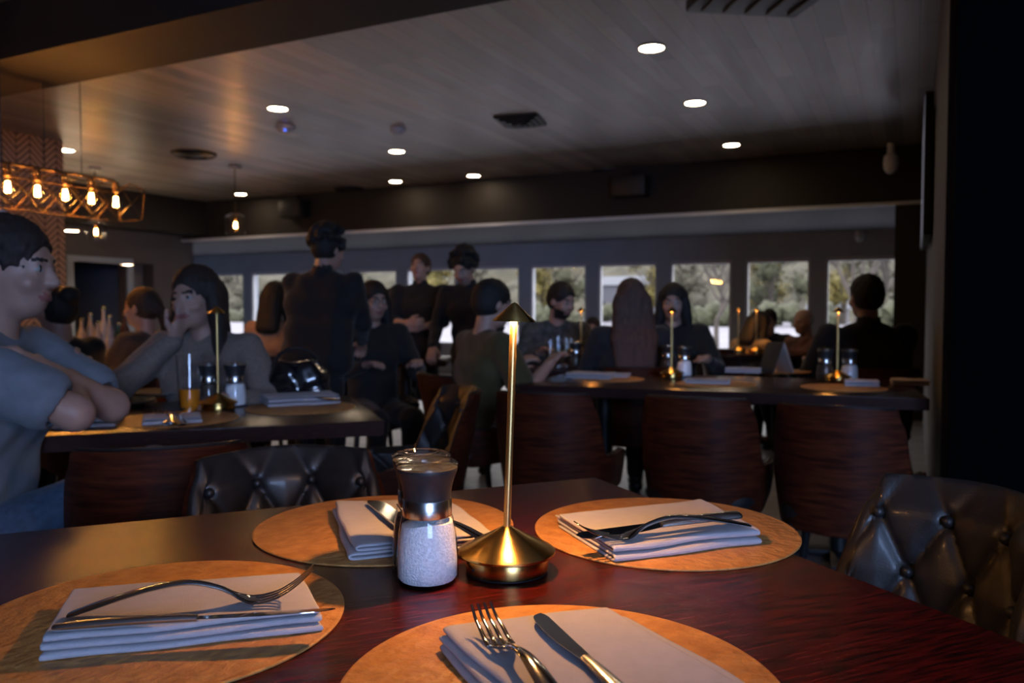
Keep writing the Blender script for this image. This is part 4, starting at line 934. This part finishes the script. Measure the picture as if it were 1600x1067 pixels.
# ================================================================== far table with lamps
a, b_ = G(812, 601), G(1452, 623); ee = (b_ - a).normalized()
table('long_dining_table', 'long dark table running across the right, set with two lit lamps', (a.x, a.y), (ee.x, ee.y), (b_ - a).length, (-ee.y, ee.x), .82, M['table_far'], th=.045)
for px, py, lab in ((950, 592, 'left'), (1118, 600, 'second from left'), (1318, 606, 'third from left'), (1215, 580, 'rear')): mat2(px, py, 'brown round placemat on the far long table, %s one' % lab, .18)
def napc(px, py, w_, lab, layers=3, seed=1, wd=.13, z=zm):
    nap(px - w_ / 2, py, px + w_ / 2, py + w_ * .03, lab, wd, z, layers, seed)
napc(918, 592, 70, 'pale napkin at the left end of the far long table', 4, 31, .16); napc(955, 590, 50, 'crumpled napkin right of the left-end napkin, far long table', 3, 32, .09)
napc(1105, 600, 70, 'mauve-lit napkin right of the left lamp on the far long table', 3, 33, .1); napc(1347, 604, 55, 'napkin right of the right lamp on the far long table', 4, 34, .09); napc(1424, 602, 60, 'long rolled napkin at the right end of the far long table', 4, 35, .12, TZ + .0005); napc(1160, 583, 55, 'napkin at the rear of the far long table', 4, 36, .1)
for k_, (px, py) in enumerate(((985, 580), (1020, 578))):
    x, y = g2(px, py); t = thing('menu', ['cream menu lying open on the far table, left of the left lamp', 'white menu lying beside the left lamp on the far table'][k_], 'menu', (x, y, TZ), -.3 + .2 * k_)
    MB().box((0, 0, .006), (.21, .15, .012), None, .002).build('cover', M['plate'], t); MB().box((0, 0, .0145), (.2, .145, .004), None, .001).build('page', M['paper'], t)
x, y = g2(1049, 591); lamp('table_lamp', 'lit brass lamp on the far long table before the facing woman', x, y, TZ, True)
x, y = g2(1308, 597); lamp('table_lamp', 'lit brass lamp on the far long table before the man in black', x, y, TZ, True)
for px, py, f__, lab in ((1043, 583, 1, 'pepper grinder behind the left lamp on the far table'), (1069, 588, 0, 'salt grinder right of the left lamp on the far table'), (1289, 595, 1, 'pepper grinder left of the right lamp on the far table'), (1327, 596, 0, 'salt grinder right of the right lamp on the far table')):
    x, y = g2(px, py); grinder('pepper_grinder' if f__ else 'salt_grinder', lab, x, y, TZ, M['pepper'] if f__ else M['salt'], 20)
x, y = g2(1212, 583); t = thing('menu_stand', 'black folding menu board standing open on the far table', 'menu stand', (x, y, TZ), .35)
for sg, m_ in ((-1, M['blk_plastic']), (1, M['paper'])): MB().box((sg * .035, 0, .085), (.008, .13, .175), Matrix.Rotation(-sg * R(22), 3, 'Y'), .002).build('panel', m_, t)
# ================================================================== middle table with glasses
cx, cy = P(872, 560, 4.75).x, 4.95
table('small_dining_table', 'dark table with tall glasses in front of the bearded man', (cx - .42, cy - .36), (1, 0), .84, (0, 1), .72, M['table_far'])
for k_, (px, d, hh) in enumerate(((861, 4.85, .16), (873, 4.75, .19), (886, 4.8, .17), (893, 4.95, .17))):
    p = P(px, 500, d); tumbler('water_glass', 'tall clear glass in the cluster before the bearded man, %s' % ['leftmost', 'second from left', 'third from left', 'rightmost'][k_], p.x, p.y, TZ, hh, .03, .036, M['water'], hh * .7, group='glasses before the bearded man', n=20)
p = P(908, 500, 4.85); lamp('table_lamp', 'lit brass lamp on the table right of the bearded man', p.x, p.y, TZ, True)
p = P(900, 500, 4.72); grinder('pepper_grinder', 'pepper grinder by the glasses, right of the bearded man', p.x, p.y, TZ, M['pepper'], 20)
p = P(922, 500, 4.8); grinder('pepper_grinder', 'pepper grinder standing next to the long-haired woman', p.x, p.y, TZ, M['pepper'], 20)
# tables further back
p = P(1195, 500, 6.35); table('dining_table', 'table deep in the room where the older man and two others sit', (p.x - .6, p.y - .3), (1, 0), 1.15, (0, 1), .7, M['table_far'])
for px, d in ((1154, 6.3), (1182, 6.25)): q = P(px, 500, d); lamp('table_lamp', 'small lit lamp on the deep table, %s of two' % ('left' if px < 1170 else 'right'), q.x, q.y, TZ, True)
p = P(620, 500, 5.6); table('dining_table', 'table behind the seated person with glasses, before the facing waiter', (p.x - .25, p.y - .2), (1, 0), .6, (0, 1), .6, M['table_far'])
# ================================================================== bar on the left
bx = P(204, 565, 4.75); t = thing('bar_counter', 'wooden bar counter with glowing edge light behind the seated women', 'bar counter', (bx.x, bx.y, 0), -AL * 0)
MB().box((-.75, .3, .80), (1.5, .6, .045), None, .004).build('countertop', M['walnut'], t); MB().box((-.75, .32, .39), (1.42, .5, .77), None, .004).build('front_panel', M['table_far'], t); MB().box((-.75, -.004, .772), (1.46, .012, .010)).build('edge_light', M['strip'], t, False)
MB().box((-.02, .0, .39), (.035, .035, .78)).build('post', M['ceil_trim'], t, False)
bg_ = [mat('green_bottle_glass', (.02, .06, .03), .1), mat('clear_spirit_bottle', (.4, .38, .36), .12, 0, .1, 8), mat('brown_bottle_glass', (.09, .035, .01), .1), mat('white_label_bottle', (.5, .45, .4), .4)]
for k_, (px, hh, m_, wh) in enumerate(((128, .24, 3, 'leftmost'), (142, .27, 1, 'second from left'), (153, .22, 1, 'third from left'), (163, .31, 3, 'tallest, in the middle'), (172, .26, 1, 'right of the tallest'), (186, .21, 0, 'dark green'), (196, .27, 2, 'rightmost'))):
    q = P(px, 540, 4.95 + .06 * (k_ % 2)); r_ = .027
    t = thing('bottle', 'bottle on the bar counter, %s of the row' % wh, 'bottle', (q.x, q.y, .823), 0, 'bottles on the bar')
    MB().lathe([(0, 0), (r_, 0), (r_, hh * .6), (r_ * .4, hh * .75), (r_ * .38, hh * .93), (0, hh * .93)], 18).build('bottle_body', bg_[m_], t); MB().lathe([(0, hh), (.013, hh), (.013, hh * .93), (0, hh * .93)], 14).build('cap', M['brass'], t); MB().lathe([(r_ + .0006, hh * .18), (r_ + .0006, hh * .45)], 18).build('paper_band', bg_[3], t)
q = P(180, 600, 4.2)
t = thing('bar_cart', 'low shelf with warm-lit glassware below the bar edge', 'shelf', (q.x, q.y, 0)); MB().box((0, 0, .56), (.30, .26, .02)).build('shelf_board', M['brass'], t)
for sx in (-1, 1):
    for sy in (-1, 1): MB().tube([(sx * .14, sy * .12, 0), (sx * .14, sy * .12, .75)], .007, 8).build('leg', M['brass'], t)
for k_, (dx, dy, hh) in enumerate(((-.10, 0, .11), (-.04, .05, .13), (.03, -.02, .1), (.09, .04, .12))):
    o = tumbler('candle_glass', 'glass candle holder on the low brass shelf, %s' % ['leftmost', 'second from left', 'third from left', 'rightmost'][k_], q.x + dx, q.y + dy, .57, hh, .022, .026, None, 0, 'candle holder', 'candles on the low shelf', 18)
    MB().lathe([(0, .006), (.018, .006), (.018, .045), (0, .05)], 14).build('wax', M['whitetrim'], o); MB().ico((0, 0, .07), .010, 2, (1, 1, 1.9)).build('flame', emis('candle_flame', (1, .42, .10), 26), o)
# ================================================================== people
def W(px, d): return (px - 800) / F_PX * d
black = cloth('black_shirt', (.006, .0055, .006)); jeans = cloth('blue_denim', (.05, .08, .13), .25, scale=60)
person('seated man in grey-blue t-shirt with folded arms at the left edge', -1.36, 2.02, 84, True, 1.04, lean=9, yaw=4, pitch=4, hair='brown', bulk=1.2, sleeve='short', shirt=cloth('grey_blue_tee', (.17, .19, .22)), trousers=jeans,
       hands=[(.085, .19, .94), (-.10, .19, .90)], poles=[(-.7, .6, -.6), (.5, 1, -.6)], hd=[((.9, -.05, -.1), (0, -1, -.3), (0, -.2, 1)), ((-.9, .1, .1), (0, -1, -.2), (0, 0, 1))], h=.008, cross=1, curl=(.55, .4))
person('woman in beige sweater covering her mouth with one hand, at the left table', W(322, 3.22), 3.24, 186, True, .99, lean=6, yaw=10, pitch=6, roll=4, hair='brown', style='long', shirt=cloth('beige_knit', (.20, .15, .12), .2, scale=120), trousers=jeans,
       hands=[(-.24, .34, .81), (.055, .165, 1.015)], poles=[(-.7, .1, -1), (.7, .3, -.7)], hd=[((.5, .8, -.1), (0, 0, -1), (1, 0, 0)), ((-.38, -.06, .9), (0, -1, 0), (-.3, .2, .9))], h=.008, curl=(.3, .45))
person('standing waiter in black with curly hair, back to the camera', W(497, 4.45), 4.45, 14, False, .905, lean=10, yaw=24, pitch=12, hair='black', style='curly', shirt=black, spread=.03, bulk=1.55, collar=True, hands=[(-.10, .36, 1.02), (.12, .36, 1.02)], poles=[(-.5, -.2, -1), (.5, -.2, -1)])
person('seated dark-haired person with glasses and black top, beside the curly haired waiter', W(583, 5.0), 5.0, 152, True, .99, yaw=-6, pitch=6, hair='black', style='mid', shirt=black, glasses=True)
chair('chair under the seated person with glasses', W(583, 5.0), 5.0, 152)
person('person in pale shirt half hidden behind the seated person with glasses', W(612, 6.3), 6.35, 172, True, .98, pitch=10, hair='brown', style='short', shirt=cloth('cream_shirt', (.34, .29, .25)), hands=[(-.05, .36, .82), (.2, .34, .82)])
person('standing waiter in black facing the room with clasped hands', W(656, 6.1), 6.1, 186, False, .885, yaw=8, pitch=-12, hair='auburn', style='short', shirt=black, collar=True, spread=.02, sleeve='rolled', hands=[(-.035, .25, 1.10), (.045, .26, 1.14)], poles=[(-1, -.2, -1), (1, -.2, -1)], hd=[((.8, .2, .1), (0, -1, 0), (0, 0, 1)), ((-.8, .2, .1), (0, -1, 0), (0, 0, 1))], curl=.6)
person('standing waiter in black looking down, just left of the brass lamp shade', W(737, 5.55), 5.55, 196, False, .88, lean=12, pitch=26, yaw=6, hair='black', style='curly', shirt=black, collar=True, hands=[(-.2, .32, .98), (.2, .32, .98)])
person('seated man in olive t-shirt seen from behind, left of the lamp', W(735, 4.0), 4.0, 58, True, .98, lean=12, yaw=6, pitch=6, hair='black', style='short', shirt=cloth('olive_tee', (.06, .045, .012)), sleeve='short', trousers=jeans, hands=[(-.12, .33, .83), (.22, .33, .86)])
chair('walnut-backed chair under the man in olive', W(742, 4.0), 3.96, 62)
person('bearded man in dark patterned jacket looking down at the glasses', W(868, 5.5), 5.5, 172, True, 1.0, lean=7, yaw=-32, pitch=14, hair='black', style='short', shirt=cloth('patterned_jacket', (.03, .03, .028), col2=(.11, .105, .095), scale=26), beard=True, hands=[(-.10, .33, .83), (.17, .33, .83)])
person('woman with long chestnut hair in dark top, back to the camera', W(985, 4.55), 4.55, -4, True, .985, hair='long', style='longback', shirt=cloth('charcoal_top', (.014, .013, .016)))
chair('chair under the woman with long chestnut hair', W(985, 4.55), 4.5, -4)
person('woman in black facing the camera beside the long-haired woman', W(1052, 5.25), 5.25, 190, True, .985, yaw=6, pitch=6, hair='black', style='mid', shirt=black, hands=[(-.2, .33, .82), (.14, .33, .82)])
person('dark-haired person in tan coat bending over the deep table', W(1160, 6.2), 6.35, 62, True, .88, lean=24, yaw=10, pitch=16, hair='black', style='mid', shirt=cloth('tan_coat', (.36, .25, .14)))
person('person with hand raised to the face, behind the tan coat', W(1202, 7.5), 7.5, 196, True, .86, lean=8, pitch=8, yaw=8, hair='black', style='short', shirt=cloth('navy_top', (.02, .025, .04)), glasses=True, hands=[(-.16, .33, .82), (.05, .2, 1.03)], hd=[((0, 1, 0), (0, 0, -1), (1, 0, 0)), ((-.3, 0, .95), (0, -1, 0), (-1, 0, .2))])
person('older grey-haired man in dark vest facing left at the deep table', W(1268, 6.6), 6.65, 238, True, .86, lean=8, yaw=6, pitch=4, hair='grey', style='bald', skin='fair', shirt=cloth('rust_shirt', (.22, .09, .07), col2=(.03, .03, .035), scale=9), hands=[(-.1, .36, .83), (.17, .34, .83)])
person('broad man in black seen from behind before the rightmost window', W(1352, 4.45), 4.45, -6, True, 1.0, hair='black', style='short', shirt=black, spread=.045, bulk=1.5, collar=True, h=.009)
chair('chair under the broad man in black', W(1352, 4.45), 4.42, -6)
person('woman with dark gathered hair and black jacket behind the man at left', W(98, 3.95), 3.95, -62, True, .94, lean=5, hair='black', style='bun', shirt=black, yaw=-6)
chair('low dark chair back behind the charcoal plate, at the bar side', W(150, 3.75), 3.75, -50)
person('woman in profile with brown hair tied back, facing left at the bar', W(222, 4.75), 4.75, -80, True, .95, hair='brown', style='pony', shirt=cloth('brown_jacket', (.05, .035, .03)), yaw=-4)
person('person in tan top with dark hair, left of the curly haired waiter', W(428, 5.5), 5.5, 20, True, 1.0, lean=4, hair='black', style='mid', shirt=cloth('tan_top', (.36, .22, .14)), hands=[(-.16, .33, .83), (.16, .33, .83)])
person('small figure with brown hair between the glasses and the long-haired woman', W(926, 6.9), 6.9, 190, True, .80, hair='brown', style='short', shirt=cloth('grey_top', (.07, .07, .08)))

chair('chair under the man in grey-blue t-shirt', -1.37, 2.02, 84)
chair('chair under the woman in beige sweater', W(322, 3.22), 3.24, 184)
chair('chair under the person in pale shirt', W(612, 6.3), 6.37, 172)
chair('chair under the bearded man in patterned jacket', W(868, 5.5), 5.52, 172)
chair('chair under the woman in black facing the camera', W(1052, 5.25), 5.27, 190)
chair('chair under the person in tan coat', W(1160, 6.2), 6.35, 62)
chair('chair under the person with raised hand, deep in the room', W(1202, 7.5), 7.52, 196)
chair('chair under the older grey-haired man', W(1268, 6.6), 6.65, 238)
chair('chair under the woman with gathered hair and black jacket', W(98, 3.95), 3.95, -62)
chair('chair under the woman in profile at the bar', W(222, 4.75), 4.75, -80)
chair('chair under the person in tan top', W(428, 5.5), 5.48, 20)
chair('chair under the small figure with brown hair', W(926, 6.9), 6.92, 190)
